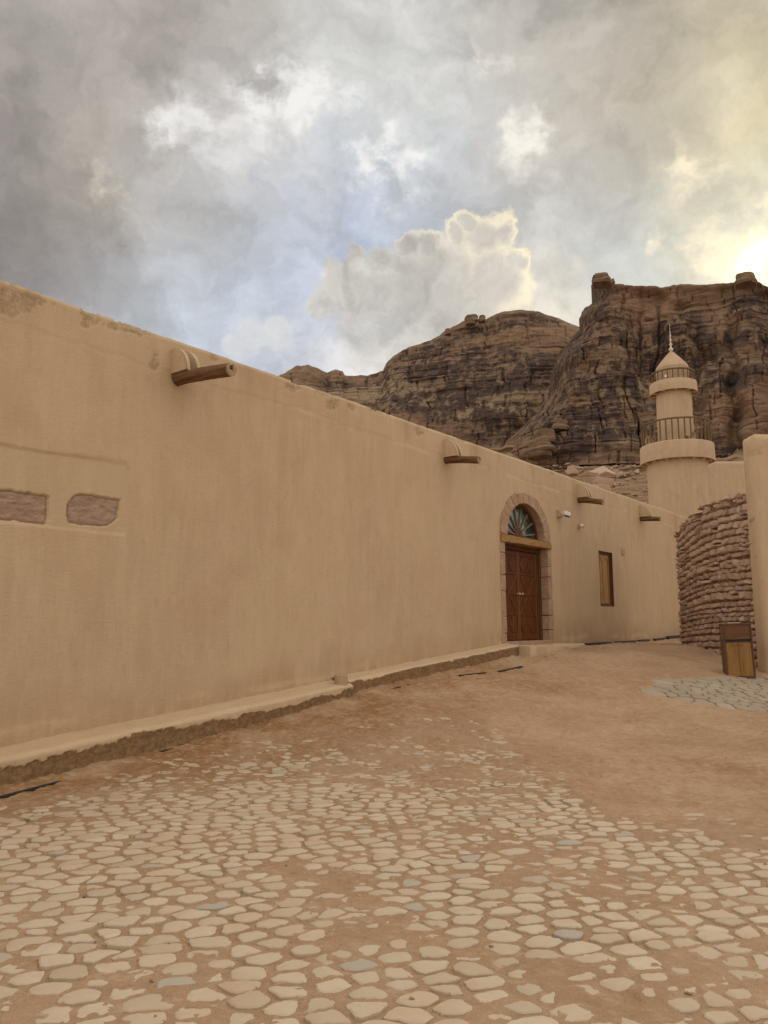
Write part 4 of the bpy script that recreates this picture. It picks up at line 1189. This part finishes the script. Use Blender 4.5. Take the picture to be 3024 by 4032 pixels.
left_mas = [(8.0, 11.0), (9.11, 12.99), (10.87, 14.77), (11.58, 15.4), (12.47, 16.68), (12.67, 17.65), (13.06, 19.09), (13.6, 19.86), (14.66, 20.9), (14.9, 21.35), (14.88, 22.0), (15.31, 22.73), (15.9, 23.1), (15.95, 23.6), (15.85, 24.2)]
def varn_mas(A, E, u, z):
    p = 1.1 * np.exp(-(((A - 13.6 - (E - 19) * .5) / 1.6) ** 2 + ((E - 18.5) / 2.6) ** 2)) + .9 * np.exp(-(((A - 16.0) / 2.2) ** 2 + ((E - 20.2) / 2.4) ** 2)) + .8 * np.exp(-(((A - 18.3) / 2.2) ** 2 + ((E - 14.6) / 1.4) ** 2)) \
        + .9 * np.exp(-(((A - 26.3) / 1.0) ** 2 + ((E - 21.3) / .8) ** 2)) + 1.1 * np.exp(-(((A - 28) / 1.2) ** 2 + ((E - 18.6) / 1.3) ** 2)) + .6 * np.exp(-(((A - 22.5) / 1.5) ** 2 + ((E - 21) / 1.) ** 2)) + .4
    v = p + 2.4 * fbm(u * .06, z * .09, 5, 651) + .35 * fbm(u * .3, z * .12, 3, 655) - .22
    return sstep(.12, .48, v)
def extra_mas(A, E):
    d = 0
    # buttresses (+) and alcoves (-) of the right part of the face
    for a, s, hgt, e0, e1 in ((16.6, 1.7, 2.5, 12, 22.4), (22.0, .8, 3.0, 12, 20.9), (23.8, .8, 2.2, 12, 17.6), (24.6, .5, 1.6, 12, 20.2), (26.6, 1.0, 2.8, 12, 17.0), (26.3, .9, 2.6, 12, 22.2), (19.7, 1.1, -1.8, 17, 23.5), (22.95, .4, -1.6, 13, 20.5), (25.2, .35, -1.8, 12, 21), (14.2, .8, 1.5, 14, 20)):
        d = d + .65 * hgt * np.exp(-((A - a + .25 * np.sin(E * 2.1 + a)) / s) ** 4) * sstep(e1 + .7, e1 - .5, E)
    d = d - 4.5 * np.exp(-((E - 22.2) / .35) ** 2) * sstep(20, 22, A) * .35
    # stepped ledges
    for e_, k in ((13.4, 1.2), (15.3, 1.0), (17.4, 1.4), (19.6, 1.5), (21.2, 1.3)):
        d = d - k * sstep(e_ - .08, e_ + .08, E + .25 * np.sin(A * 1.7 + e_))
    return d + 3
face('cliff', 9, 44, 900, crest_mas, 11.0, 124, 139, 360, lambda v, A: .55 * v + .45 * v ** 2, 640, left=left_mas, varn=varn_mas, extra=extra_mas, plateau=45)
# scree apron at the foot of the cliff
def build_scree():
    az = np.linspace(-16, 46, 760); v = np.linspace(0, 1, 240)
    A, Vg = np.meshgrid(az, v, indexing='ij')
    eT = 12.75 + .45 * fbm(A * .45, A * 0, 3, 700) * 2 - 1.2 * sstep(25, 30, A) + .4 * sstep(12, 9, A)
    D = 62 + (129 - 62) * Vg; E = .2 + (eT - .2) * Vg ** .8
    u = np.radians(A) * 100; z = EYE + D * np.tan(np.radians(E))
    zw = z + 1.2 * fbm(u * .06, D * .06, 3, 701)
    k = zw / .8; i = np.floor(k); f = k - i
    step = (hash1(i, 702) * (1 - sstep(.6, 1, f)) + hash1(i + 1, 702) * sstep(.6, 1, f))
    D2 = D - 1.6 * (step - .5) - 2.0 * fbm(u * .2, z * .4, 4, 703) - .9 * fbm(u * .9, z * 2.2, 4, 704)
    a = np.radians(A)
    tag(link('scree_slope', grid_mesh('scree_slope', np.stack([D2 * np.sin(a), D2 * np.cos(a), z + .5 * fbm(u * .8, D * .6, 3, 705)], -1), flip=True), M['scree']), kind='structure')
    # rubble strewn over the slope
    rr = random.Random(5); q = MB()
    for _ in range(900):
        az_ = R(rr.uniform(6, 30)); d = rr.uniform(86, 127); t = (d - 62) / 67
        et = 12.75; el = .2 + (et - .2) * t ** .8; zc = EYE + d * math.tan(R(el)); r = .18 * rr.lognormvariate(0, .55)
        q.tone = rr.random(); cx, cy = d * math.sin(az_), d * math.cos(az_)
        q.hull([(cx + r * rr.gauss(0, .9), cy + r * rr.gauss(0, .9), zc + .1 + r * .6 * rr.gauss(0, .7)) for _ in range(10)])
    tag(q.build('rubble', M['masonry']), 'loose rubble strewn over the scree slope below the cliff', 'rubble', kind='stuff')
build_scree()

def boulder(az, el, d, rx, ry, rz, label, seed, slabs=3, m='rock', group=None):
    """angular block of bedded rock: a few stacked slabs of differing width"""
    rr = random.Random(seed); a = R(az); cx, cy = d * math.sin(a), d * math.cos(a); cz = EYE + d * math.tan(R(el))
    q = MB()
    for k in range(slabs):
        z0 = -rz + 2 * rz * k / slabs - .12 * rz; z1 = -rz + 2 * rz * (k + 1) / slabs + .05 * rz
        w = rr.uniform(.72, 1.05); ox, oy = rr.uniform(-.12, .12) * rx, rr.uniform(-.12, .12) * ry
        if k == slabs - 1: w *= .86
        pts = []
        for i in range(16):
            t = 2 * math.pi * (i + rr.uniform(-.3, .3)) / 16; e = (abs(math.cos(t)) ** 4 + abs(math.sin(t)) ** 4) ** -.25
            for zz, f in ((z0, rr.uniform(.78, .98)), ((z0 + z1) / 2, rr.uniform(.94, 1.06)), (z1, rr.uniform(.7, .96))):
                pts.append((ox + rx * w * f * e * math.cos(t) * .88, oy + ry * w * f * e * math.sin(t) * .88, zz + rr.gauss(0, .05) * rz))
        q.hull(pts)
    o = q.build('boulder', M[m], smooth=True, angle=28); o.location = (cx, cy, cz); o.rotation_euler = (rr.uniform(-.06, .06), rr.uniform(-.14, .14), -a + rr.uniform(-.3, .3)); tag(o, label, 'boulder', group)
g = 'boulders perched on the rock crest'
boulder(6.75, 22.15, 180, 2.1, 2, 1.0, 'mushroom shaped boulder on the crest of the rounded hill', 31, 3, group=g)
boulder(7.6, 22.2, 181, 1.3, 1.6, .75, 'smaller boulder touching the mushroom shaped one on the hill crest', 32, 2, group=g)
boulder(4.95, 21.4, 180, 1.0, 1.2, .6, 'tiny boulder below the mushroom shaped one on the hill crest', 33, 2, group=g)
boulder(16.65, 24.15, 139, 2.3, 2.2, .8, 'flat cap boulder overhanging the left end of the cliff top', 34, 2, group=g)
boulder(17.45, 24.0, 136, .4, .5, .35, 'smallest boulder beside the flat cap boulder on the cliff top', 35, 2, group=g)
boulder(26.3, 22.78, 138, 2.3, 2.2, .8, 'wedge boulder on the cliff top against the bright sun', 36, 2, group=g)
boulder(13.35, 14.35, 124, 1.7, 1.6, .75, 'dark tumbled boulder leaning in the gully left of the tower', 37, 2)
boulder(12.2, 13.6, 122, 1.9, 1.6, .95, 'brown boulder below the dark tumbled one in the gully', 38, 2)
boulder(11.7, 12.6, 119, 2.6, 2.0, 1.0, 'broad rounded boulder at the foot of the gully', 41, 3)
boulder(16.0, 9.85, 100, 2.0, 1.6, .85, 'purple brown boulder on the scree just above the wall top', 39, 2, 'masonry')
boulder(13.95, 11.05, 112, 1.1, 1.0, .6, 'small purple boulder on the scree behind the wall top', 40, 2, 'masonry')

# ------------------------------------------------------------------ sky
SUN_DIR = Vector((.4201, .8111, .4069)).normalized()
DEF = (.90, .835, .735)                  # even overcast away from the cloud banks around the hidden sun
AZS = [-31 + 62 * i / 29 for i in range(30)]
# colour of the cloud deck: rows of elevation, each with 30 azimuths from -31 to 31 degrees
SKY = [
    (16, ((0.387,0.356,0.326), (0.336,0.316,0.303), (0.353,0.35,0.355), (0.387,0.401,0.422), (0.414,0.442,0.476), (0.442,0.482,0.53), (0.463,0.51,0.572), (0.472,0.52,0.591), (0.475,0.523,0.598), (0.481,0.528,0.606), (0.492,0.539,0.619), (0.511,0.551,0.625), (0.54,0.569,0.624), (0.576,0.59,0.619), (0.601,0.604,0.608), (0.614,0.61,0.592), (0.619,0.612,0.579), (0.622,0.612,0.571), (0.633,0.617,0.563), (0.664,0.636,0.555), (0.683,0.65,0.558), (0.671,0.644,0.562), (0.646,0.629,0.563), (0.614,0.609,0.555), (0.634,0.619,0.535), (0.734,0.685,0.529), (0.83,0.756,0.548), (0.887,0.804,0.576), (0.917,0.834,0.605), (0.932,0.853,0.637))),
    (19, ((0.229,0.21,0.204), (0.238,0.223,0.221), (0.279,0.273,0.279), (0.337,0.344,0.362), (0.381,0.402,0.431), (0.416,0.45,0.49), (0.445,0.488,0.542), (0.463,0.51,0.576), (0.469,0.518,0.591), (0.474,0.524,0.604), (0.484,0.533,0.619), (0.5,0.545,0.627), (0.527,0.562,0.627), (0.563,0.583,0.621), (0.594,0.6,0.607), (0.61,0.607,0.587), (0.615,0.608,0.573), (0.618,0.606,0.56), (0.628,0.608,0.543), (0.652,0.623,0.538), (0.664,0.635,0.545), (0.649,0.627,0.55), (0.609,0.603,0.549), (0.563,0.575,0.536), (0.585,0.586,0.516), (0.684,0.651,0.514), (0.781,0.723,0.535), (0.843,0.776,0.566), (0.876,0.81,0.597), (0.894,0.831,0.624))),
    (21.5, ((0.217,0.199,0.194), (0.226,0.21,0.206), (0.255,0.243,0.244), (0.303,0.301,0.309), (0.35,0.36,0.378), (0.388,0.41,0.439), (0.421,0.453,0.495), (0.446,0.487,0.541), (0.459,0.505,0.571), (0.464,0.514,0.592), (0.471,0.523,0.612), (0.482,0.533,0.625), (0.501,0.546,0.63), (0.531,0.564,0.626), (0.565,0.582,0.609), (0.589,0.593,0.586), (0.599,0.595,0.566), (0.606,0.593,0.545), (0.619,0.597,0.529), (0.636,0.61,0.529), (0.64,0.616,0.537), (0.619,0.606,0.542), (0.572,0.579,0.542), (0.532,0.555,0.53), (0.561,0.573,0.514), (0.645,0.628,0.511), (0.727,0.69,0.53), (0.782,0.739,0.559), (0.814,0.771,0.589), (0.83,0.792,0.614))),
    (24, ((0.221,0.203,0.196), (0.229,0.211,0.204), (0.249,0.233,0.226), (0.282,0.27,0.267), (0.321,0.316,0.318), (0.356,0.359,0.369), (0.388,0.401,0.42), (0.418,0.442,0.474), (0.44,0.475,0.522), (0.451,0.494,0.559), (0.457,0.506,0.589), (0.461,0.514,0.61), (0.463,0.519,0.624), (0.464,0.521,0.63), (0.471,0.522,0.62), (0.488,0.526,0.593), (0.514,0.534,0.559), (0.544,0.545,0.529), (0.569,0.558,0.514), (0.583,0.568,0.514), (0.581,0.571,0.52), (0.558,0.56,0.525), (0.515,0.538,0.526), (0.497,0.53,0.518), (0.534,0.554,0.507), (0.6,0.6,0.504), (0.66,0.647,0.52), (0.701,0.686,0.544), (0.726,0.712,0.568), (0.738,0.728,0.588))),
    (26.5, ((0.238,0.218,0.207), (0.245,0.226,0.213), (0.263,0.243,0.229), (0.29,0.271,0.254), (0.32,0.302,0.285), (0.347,0.333,0.32), (0.372,0.365,0.36), (0.399,0.404,0.411), (0.424,0.44,0.462), (0.44,0.466,0.506), (0.45,0.486,0.547), (0.451,0.498,0.583), (0.444,0.501,0.612), (0.434,0.5,0.629), (0.43,0.496,0.622), (0.431,0.489,0.592), (0.439,0.481,0.55), (0.455,0.479,0.513), (0.474,0.485,0.49), (0.491,0.495,0.483), (0.496,0.501,0.486), (0.482,0.496,0.489), (0.459,0.486,0.489), (0.462,0.492,0.485), (0.501,0.521,0.479), (0.552,0.56,0.479), (0.593,0.596,0.491), (0.621,0.624,0.508), (0.64,0.644,0.522), (0.652,0.655,0.53))),
    (29, ((0.267,0.244,0.229), (0.274,0.252,0.235), (0.292,0.268,0.247), (0.317,0.293,0.265), (0.341,0.317,0.286), (0.359,0.336,0.308), (0.376,0.359,0.34), (0.398,0.391,0.384), (0.42,0.422,0.426), (0.437,0.447,0.463), (0.451,0.471,0.505), (0.456,0.49,0.551), (0.454,0.503,0.595), (0.453,0.511,0.621), (0.456,0.513,0.616), (0.454,0.503,0.585), (0.445,0.483,0.542), (0.437,0.464,0.502), (0.437,0.454,0.474), (0.447,0.455,0.459), (0.456,0.46,0.451), (0.45,0.454,0.441), (0.433,0.442,0.428), (0.433,0.442,0.419), (0.462,0.465,0.415), (0.504,0.5,0.419), (0.542,0.535,0.43), (0.574,0.563,0.441), (0.601,0.584,0.445), (0.621,0.597,0.443))),
    (32, ((0.301,0.274,0.258), (0.305,0.279,0.26), (0.317,0.291,0.268), (0.336,0.311,0.282), (0.355,0.329,0.296), (0.367,0.341,0.311), (0.381,0.359,0.335), (0.403,0.389,0.376), (0.428,0.423,0.418), (0.45,0.451,0.454), (0.469,0.477,0.489), (0.484,0.501,0.527), (0.493,0.521,0.565), (0.5,0.537,0.592), (0.507,0.545,0.598), (0.5,0.535,0.579), (0.48,0.509,0.543), (0.459,0.48,0.502), (0.451,0.461,0.468), (0.453,0.453,0.443), (0.454,0.445,0.42), (0.444,0.429,0.394), (0.424,0.407,0.367), (0.409,0.391,0.344), (0.417,0.395,0.333), (0.447,0.419,0.335), (0.489,0.454,0.344), (0.536,0.492,0.353), (0.579,0.524,0.36), (0.609,0.546,0.362))),
    (35, ((0.33,0.303,0.286), (0.331,0.304,0.286), (0.338,0.313,0.291), (0.352,0.327,0.301), (0.364,0.338,0.31), (0.369,0.343,0.316), (0.376,0.35,0.327), (0.392,0.37,0.352), (0.418,0.403,0.391), (0.45,0.442,0.434), (0.479,0.477,0.473), (0.5,0.504,0.503), (0.512,0.523,0.526), (0.519,0.537,0.546), (0.527,0.55,0.562), (0.532,0.556,0.568), (0.525,0.546,0.554), (0.507,0.518,0.518), (0.484,0.484,0.471), (0.463,0.454,0.429), (0.444,0.428,0.394), (0.428,0.407,0.364), (0.416,0.39,0.339), (0.41,0.38,0.32), (0.414,0.382,0.311), (0.432,0.397,0.312), (0.461,0.422,0.319), (0.498,0.452,0.33), (0.534,0.482,0.34), (0.562,0.505,0.349))),
    (38, ((0.358,0.332,0.313), (0.36,0.335,0.315), (0.368,0.344,0.32), (0.376,0.353,0.326), (0.38,0.355,0.327), (0.377,0.351,0.324), (0.375,0.348,0.323), (0.378,0.352,0.33), (0.393,0.37,0.349), (0.418,0.4,0.38), (0.448,0.435,0.417), (0.474,0.468,0.452), (0.493,0.495,0.482), (0.508,0.517,0.508), (0.525,0.539,0.533), (0.545,0.56,0.554), (0.556,0.568,0.558), (0.54,0.544,0.528), (0.497,0.492,0.468), (0.45,0.438,0.408), (0.418,0.401,0.366), (0.404,0.382,0.34), (0.403,0.376,0.324), (0.411,0.38,0.315), (0.425,0.39,0.313), (0.444,0.407,0.318), (0.467,0.427,0.326), (0.492,0.449,0.335), (0.518,0.471,0.346), (0.54,0.49,0.355))),
    (41, ((0.378,0.353,0.331), (0.382,0.358,0.335), (0.389,0.366,0.34), (0.393,0.369,0.342), (0.391,0.366,0.339), (0.385,0.359,0.332), (0.38,0.353,0.328), (0.38,0.354,0.33), (0.39,0.366,0.342), (0.409,0.388,0.364), (0.431,0.414,0.39), (0.453,0.441,0.42), (0.475,0.471,0.453), (0.497,0.501,0.488), (0.52,0.529,0.518), (0.542,0.553,0.543), (0.552,0.561,0.551), (0.53,0.535,0.52), (0.477,0.475,0.454), (0.422,0.413,0.387), (0.388,0.374,0.344), (0.375,0.357,0.322), (0.377,0.355,0.311), (0.39,0.363,0.308), (0.414,0.382,0.312), (0.443,0.407,0.322), (0.471,0.431,0.333), (0.494,0.452,0.343), (0.516,0.471,0.353), (0.536,0.488,0.362))),
    (44, ((0.406,0.38,0.354), (0.405,0.38,0.353), (0.406,0.382,0.353), (0.405,0.38,0.351), (0.399,0.374,0.345), (0.391,0.365,0.338), (0.386,0.36,0.335), (0.388,0.363,0.338), (0.399,0.376,0.351), (0.416,0.396,0.37), (0.434,0.417,0.391), (0.451,0.439,0.415), (0.472,0.466,0.447), (0.495,0.496,0.482), (0.517,0.523,0.512), (0.536,0.545,0.537), (0.543,0.553,0.545), (0.521,0.528,0.517), (0.468,0.469,0.453), (0.412,0.406,0.384), (0.376,0.365,0.339), (0.362,0.347,0.316), (0.362,0.343,0.305), (0.373,0.349,0.303), (0.395,0.366,0.308), (0.429,0.396,0.321), (0.465,0.428,0.336), (0.495,0.453,0.35), (0.519,0.475,0.362), (0.543,0.496,0.375))),
]
# bright shreds: direction, angular size, strength, warmth
WISPS = [
    ((-0.2102, 0.8022, 0.5589), 0.04, 0.6, 0),
    ((-0.2499, 0.7945, 0.5535), 0.0229, 0.5, 0),
    ((-0.1415, 0.7958, 0.5888), 0.0343, 0.7, 0),
    ((-0.1, 0.7999, 0.5918), 0.0314, 0.6, 0),
    ((-0.063, 0.7981, 0.5992), 0.0257, 0.6, 0),
    ((-0.1198, 0.7884, 0.6033), 0.0171, 0.6, 0),
    ((0.0113, 0.8503, 0.5262), 0.0343, 1.0, 0),
    ((-0.0161, 0.8395, 0.5431), 0.02, 0.6, 0),
    ((0.1049, 0.7647, 0.6357), 0.0286, 0.7, 0.2),
    ((0.0365, 0.7769, 0.6286), 0.0343, 0.4, 0),
    ((0.1626, 0.8123, 0.5601), 0.0257, 0.8, 0.2),
    ((0.3435, 0.7936, 0.5023), 0.0229, 0.7, 0.8),
    ((-0.316, 0.8105, 0.4931), 0.0217, 0.45, 0.6),
    ((0.1795, 0.8365, 0.5177), 0.0343, 0.35, 0.3),
    ((0.3276, 0.8375, 0.4373), 0.0183, 0.9, 0.7),
    ((0.3838, 0.8208, 0.423), 0.0343, 0.8, 0.9),
    ((-0.292, 0.8321, 0.4715), 0.0143, 0.35, 0.5),
    ((0.4124, 0.7879, 0.4574), 0.0229, 0.5, 0.9),
    ((-0.1386, 0.9181, 0.3714), 0.0343, 0.4, 0),
    ((0.2257, 0.888, 0.4006), 0.0286, 0.4, 0.4)
]
def build_world():
    w = bpy.data.worlds.new('World'); scene.world = w; w.use_nodes = True
    w.cycles.sampling_method = 'MANUAL'; w.cycles.sample_map_resolution = 256
    nt = w.node_tree
    for n_ in list(nt.nodes): nt.nodes.remove(n_)
    t = NT(nt)
    out = t.n('ShaderNodeOutputWorld'); bg = t.n('ShaderNodeBackground'); nt.links.new(bg.outputs[0], out.inputs[0])
    bg.inputs['Strength'].default_value = .1
    sky = t.n('ShaderNodeTexSky', sky_type='NISHITA', sun_disc=False)
    sky.sun_elevation = math.asin(SUN_DIR.z); sky.sun_rotation = math.atan2(SUN_DIR.x, SUN_DIR.y); sky.air_density = 1.; sky.dust_density = 1.5
    d = t.n('ShaderNodeTexCoord').outputs['Generated']
    # cloud edges: bend the direction with noise
    n1 = t.vmath('SCALE', t.vmath('SUBTRACT', t.noise(d, 4.2, 2, .55, 0, True), (.5, .5, .5)), scale=.13)
    n2 = t.vmath('SCALE', t.vmath('SUBTRACT', t.noise(d, 13, 5, .62, 0, True), (.5, .5, .5)), scale=.13)
    dw = t.vmath('NORMALIZE', t.vmath('ADD', d, t.vmath('ADD', n1, n2)))
    sep = t.n('ShaderNodeSeparateXYZ'); nt.links.new(dw, sep.inputs[0])
    az = t.math('ARCTAN2', sep.outputs[0], sep.outputs[1]); el = t.math('ARCSINE', sep.outputs[2])
    fac = t.math('MULTIPLY_ADD', az, 1 / R(90), .5)
    cloud = None; prev = None
    for e, cols in SKY:
        nd = t.n('ShaderNodeValToRGB'); t.set(nd.inputs[0], fac); cr = nd.color_ramp; cr.interpolation = 'LINEAR'
        cr.elements[0].position = 0; cr.elements[0].color = DEF + (1,); cr.elements[1].position = 1; cr.elements[1].color = DEF + (1,)
        for a, c in zip(AZS, cols):
            q = cr.elements.new(a / 90 + .5); q.color = c + (1,)
        cloud = nd.outputs[0] if cloud is None else t.mix(t.smooth(el, R(prev), R(e)), cloud, nd.outputs[0])
        prev = e
    cloud = t.mix(t.smooth(el, R(44), R(58)), cloud, DEF)
    # puffs and shreds
    f1 = t.noise(dw, 8, 6, .6); f2 = t.noise(t.map(d, (1, 1, 1.6)), 21, 5, .62)
    # relief of the cloud deck: lit where it thins out towards the sun
    f3 = t.noise(dw, 6.5, 5, .6); f4 = t.noise(t.vmath('ADD', dw, tuple(SUN_DIR * .032)), 6.5, 5, .6)
    bank = t.math('MULTIPLY', t.math('SUBTRACT', f3, f4), 1.15)
    mod = t.math('ADD', bank, t.math('ADD', t.math('MULTIPLY', t.math('SUBTRACT', f1, .5), .60), t.math('MULTIPLY', t.math('SUBTRACT', f2, .5), .32)))
    cloud = t.vmath('SCALE', cloud, scale=t.math('ADD', 1., mod))
    # bright shreds where the light comes through the deck
    n5 = t.vmath('SCALE', t.vmath('SUBTRACT', t.noise(d, 26, 4, .62, 0, True), (.5, .5, .5)), scale=.10)
    ds = t.vmath('NORMALIZE', t.vmath('ADD', d, t.vmath('ADD', n5, t.vmath('SCALE', n2, scale=.35))))
    acc = None
    for v, r, k, wm in WISPS:
        e = t.math('MULTIPLY', t.math('EXPONENT', t.math('MULTIPLY_ADD', t.vmath('DOT_PRODUCT', ds, tuple(Vector(v).normalized())), 1.6 / r ** 2, -1.6 / r ** 2)), k)
        c = t.vmath('SCALE', (1., .5 + .5 * (1 - wm), wm), scale=e)
        acc = c if acc is None else t.vmath('ADD', acc, c)
    sw = t.n('ShaderNodeSeparateXYZ'); nt.links.new(acc, sw.inputs[0])
    wisp = t.math('MULTIPLY', t.smooth(sw.outputs[0], .03, .9), t.smooth(t.math('ADD', f1, t.math('MULTIPLY', f2, .7)), .76, 1.04))
    wc = t.mix(t.math('DIVIDE', sw.outputs[2], t.math('ADD', sw.outputs[0], .001)), (.84, .845, .84), (.95, .82, .54))
    cloud = t.mix(t.math('MULTIPLY', wisp, .85), cloud, wc)
    # the cumulus standing over the hill
    n3 = t.vmath('SCALE', t.vmath('SUBTRACT', t.noise(d, 24, 5, .62, 0, True), (.5, .5, .5)), scale=.046)
    dc = t.vmath('NORMALIZE', t.vmath('ADD', d, t.vmath('ADD', n3, t.vmath('SCALE', n2, scale=.2))))
    def blobs(L_):
        m = None
        for (x, y, z), r in L_:
            k = t.math('SUBTRACT', 1., t.math('DIVIDE', t.vmath('DISTANCE', dc, tuple(Vector((x, y, z)).normalized())), r))
            m = k if m is None else t.math('SMOOTH_MAX', m, k, .14)
        return m
    c1 = blobs([((0.1213, 0.8774, 0.4641), 0.0333), ((0.1345, 0.8987, 0.4175), 0.0506), ((0.075, 0.9032, 0.4226), 0.0575), ((0.0118, 0.908, 0.4188), 0.0546), ((-0.0459, 0.9106, 0.4108), 0.046), ((-0.0779, 0.9155, 0.3947), 0.0241), ((0.099, 0.9203, 0.3784), 0.069), ((-0.0056, 0.927, 0.375), 0.0632), ((0.0877, 0.8788, 0.469), 0.0172), ((0.0542, 0.8859, 0.4607), 0.0195), ((0.0286, 0.8849, 0.465), 0.0172), ((-0.0026, 0.8926, 0.4508), 0.0161), ((-0.0368, 0.8925, 0.4496), 0.0161), ((-0.0657, 0.9003, 0.4303), 0.0161), ((0.1432, 0.8731, 0.466), 0.0172), ((0.1629, 0.8843, 0.4376), 0.0184), ((0.1022, 0.8706, 0.4813), 0.0138)])
    c2 = blobs([((-.1391, .9232, .3583), .0333), ((-.1648, .9215, .3516), .0259), ((-.1902, .9192, .3447), .0172)])
    right = t.smooth(t.vmath('DOT_PRODUCT', dc, Vector((.8, .05, .6)).normalized()), .29, .44)
    rim = t.smooth(c1, .62, .06)
    lit = t.math('MULTIPLY', rim, t.math('MULTIPLY_ADD', right, .8, .22))
    body = t.mix(t.smooth(f1, .35, .65), (.45, .44, .42), (.55, .54, .51))
    body = t.vmath('SCALE', body, scale=t.math('MULTIPLY_ADD', bank, 1.6, 1.))
    body = t.mix(t.math('MULTIPLY', right, .3), body, (.66, .60, .48))
    body = t.mix(t.math('MULTIPLY', lit, t.smooth(f1, .30, .58)), body, t.mix(right, (.76, .76, .75), (.96, .86, .62)))
    a1 = t.smooth(c1, -.05, .27)
    low = t.smooth(t.vmath('DOT_PRODUCT', d, (0, 0, 1)), .335, .41)      # it melts into the haze low down
    cloud = t.mix(t.math('MULTIPLY', a1, t.math('MULTIPLY_ADD', low, .35, .65)), cloud, body)
    cloud = t.mix(t.math('MULTIPLY', t.smooth(c2, .0, .4), .75), cloud, t.mix(t.smooth(f1, .35, .65), (.54, .56, .58), (.66, .68, .69)))
    # glow of the hidden sun
    sd = t.vmath('DOT_PRODUCT', dw, SUN_DIR)
    g1 = t.math('EXPONENT', t.math('MULTIPLY_ADD', sd, 3000., -3000.))
    cloud = t.vmath('ADD', cloud, t.vmath('SCALE', (1.1, .85, .4), scale=g1))
    full = t.vmath('ADD', t.vmath('MULTIPLY', cloud, (10.3, 10.0, 9.7)), t.vmath('SCALE', sky.outputs[0], scale=.04))
    nt.links.new(full, bg.inputs['Color'])
build_world()
sun = bpy.data.lights.new('sun', 'SUN'); sun.energy = 1.15; sun.angle = R(8); sun.color = (1, .86, .66)
so = bpy.data.objects.new('sun', sun); C.objects.link(so); so.location = (0, 0, 60)
so.rotation_euler = (-SUN_DIR).to_track_quat('-Z', 'Y').to_euler()

# ------------------------------------------------------------------ camera
cam = bpy.data.cameras.new('camera'); co = bpy.data.objects.new('camera', cam); C.objects.link(co)
co.location = (0, 0, EYE); co.rotation_euler = (R(90 + 8.3), 0, 0)
cam.sensor_fit = 'VERTICAL'; cam.sensor_height = 36; cam.lens = 36 * 1662 / 2212
cam.clip_start = .05; cam.clip_end = 3000
scene.camera = co
scene.view_settings.view_transform = 'Standard'; scene.view_settings.look = 'None'
scene.view_settings.exposure = 0.12; scene.view_settings.gamma = 1
scene.render.resolution_x = 768; scene.render.resolution_y = 1024
scene.cycles.use_denoising = True
scene.cycles.max_bounces = 4; scene.cycles.diffuse_bounces = 3; scene.cycles.glossy_bounces = 2
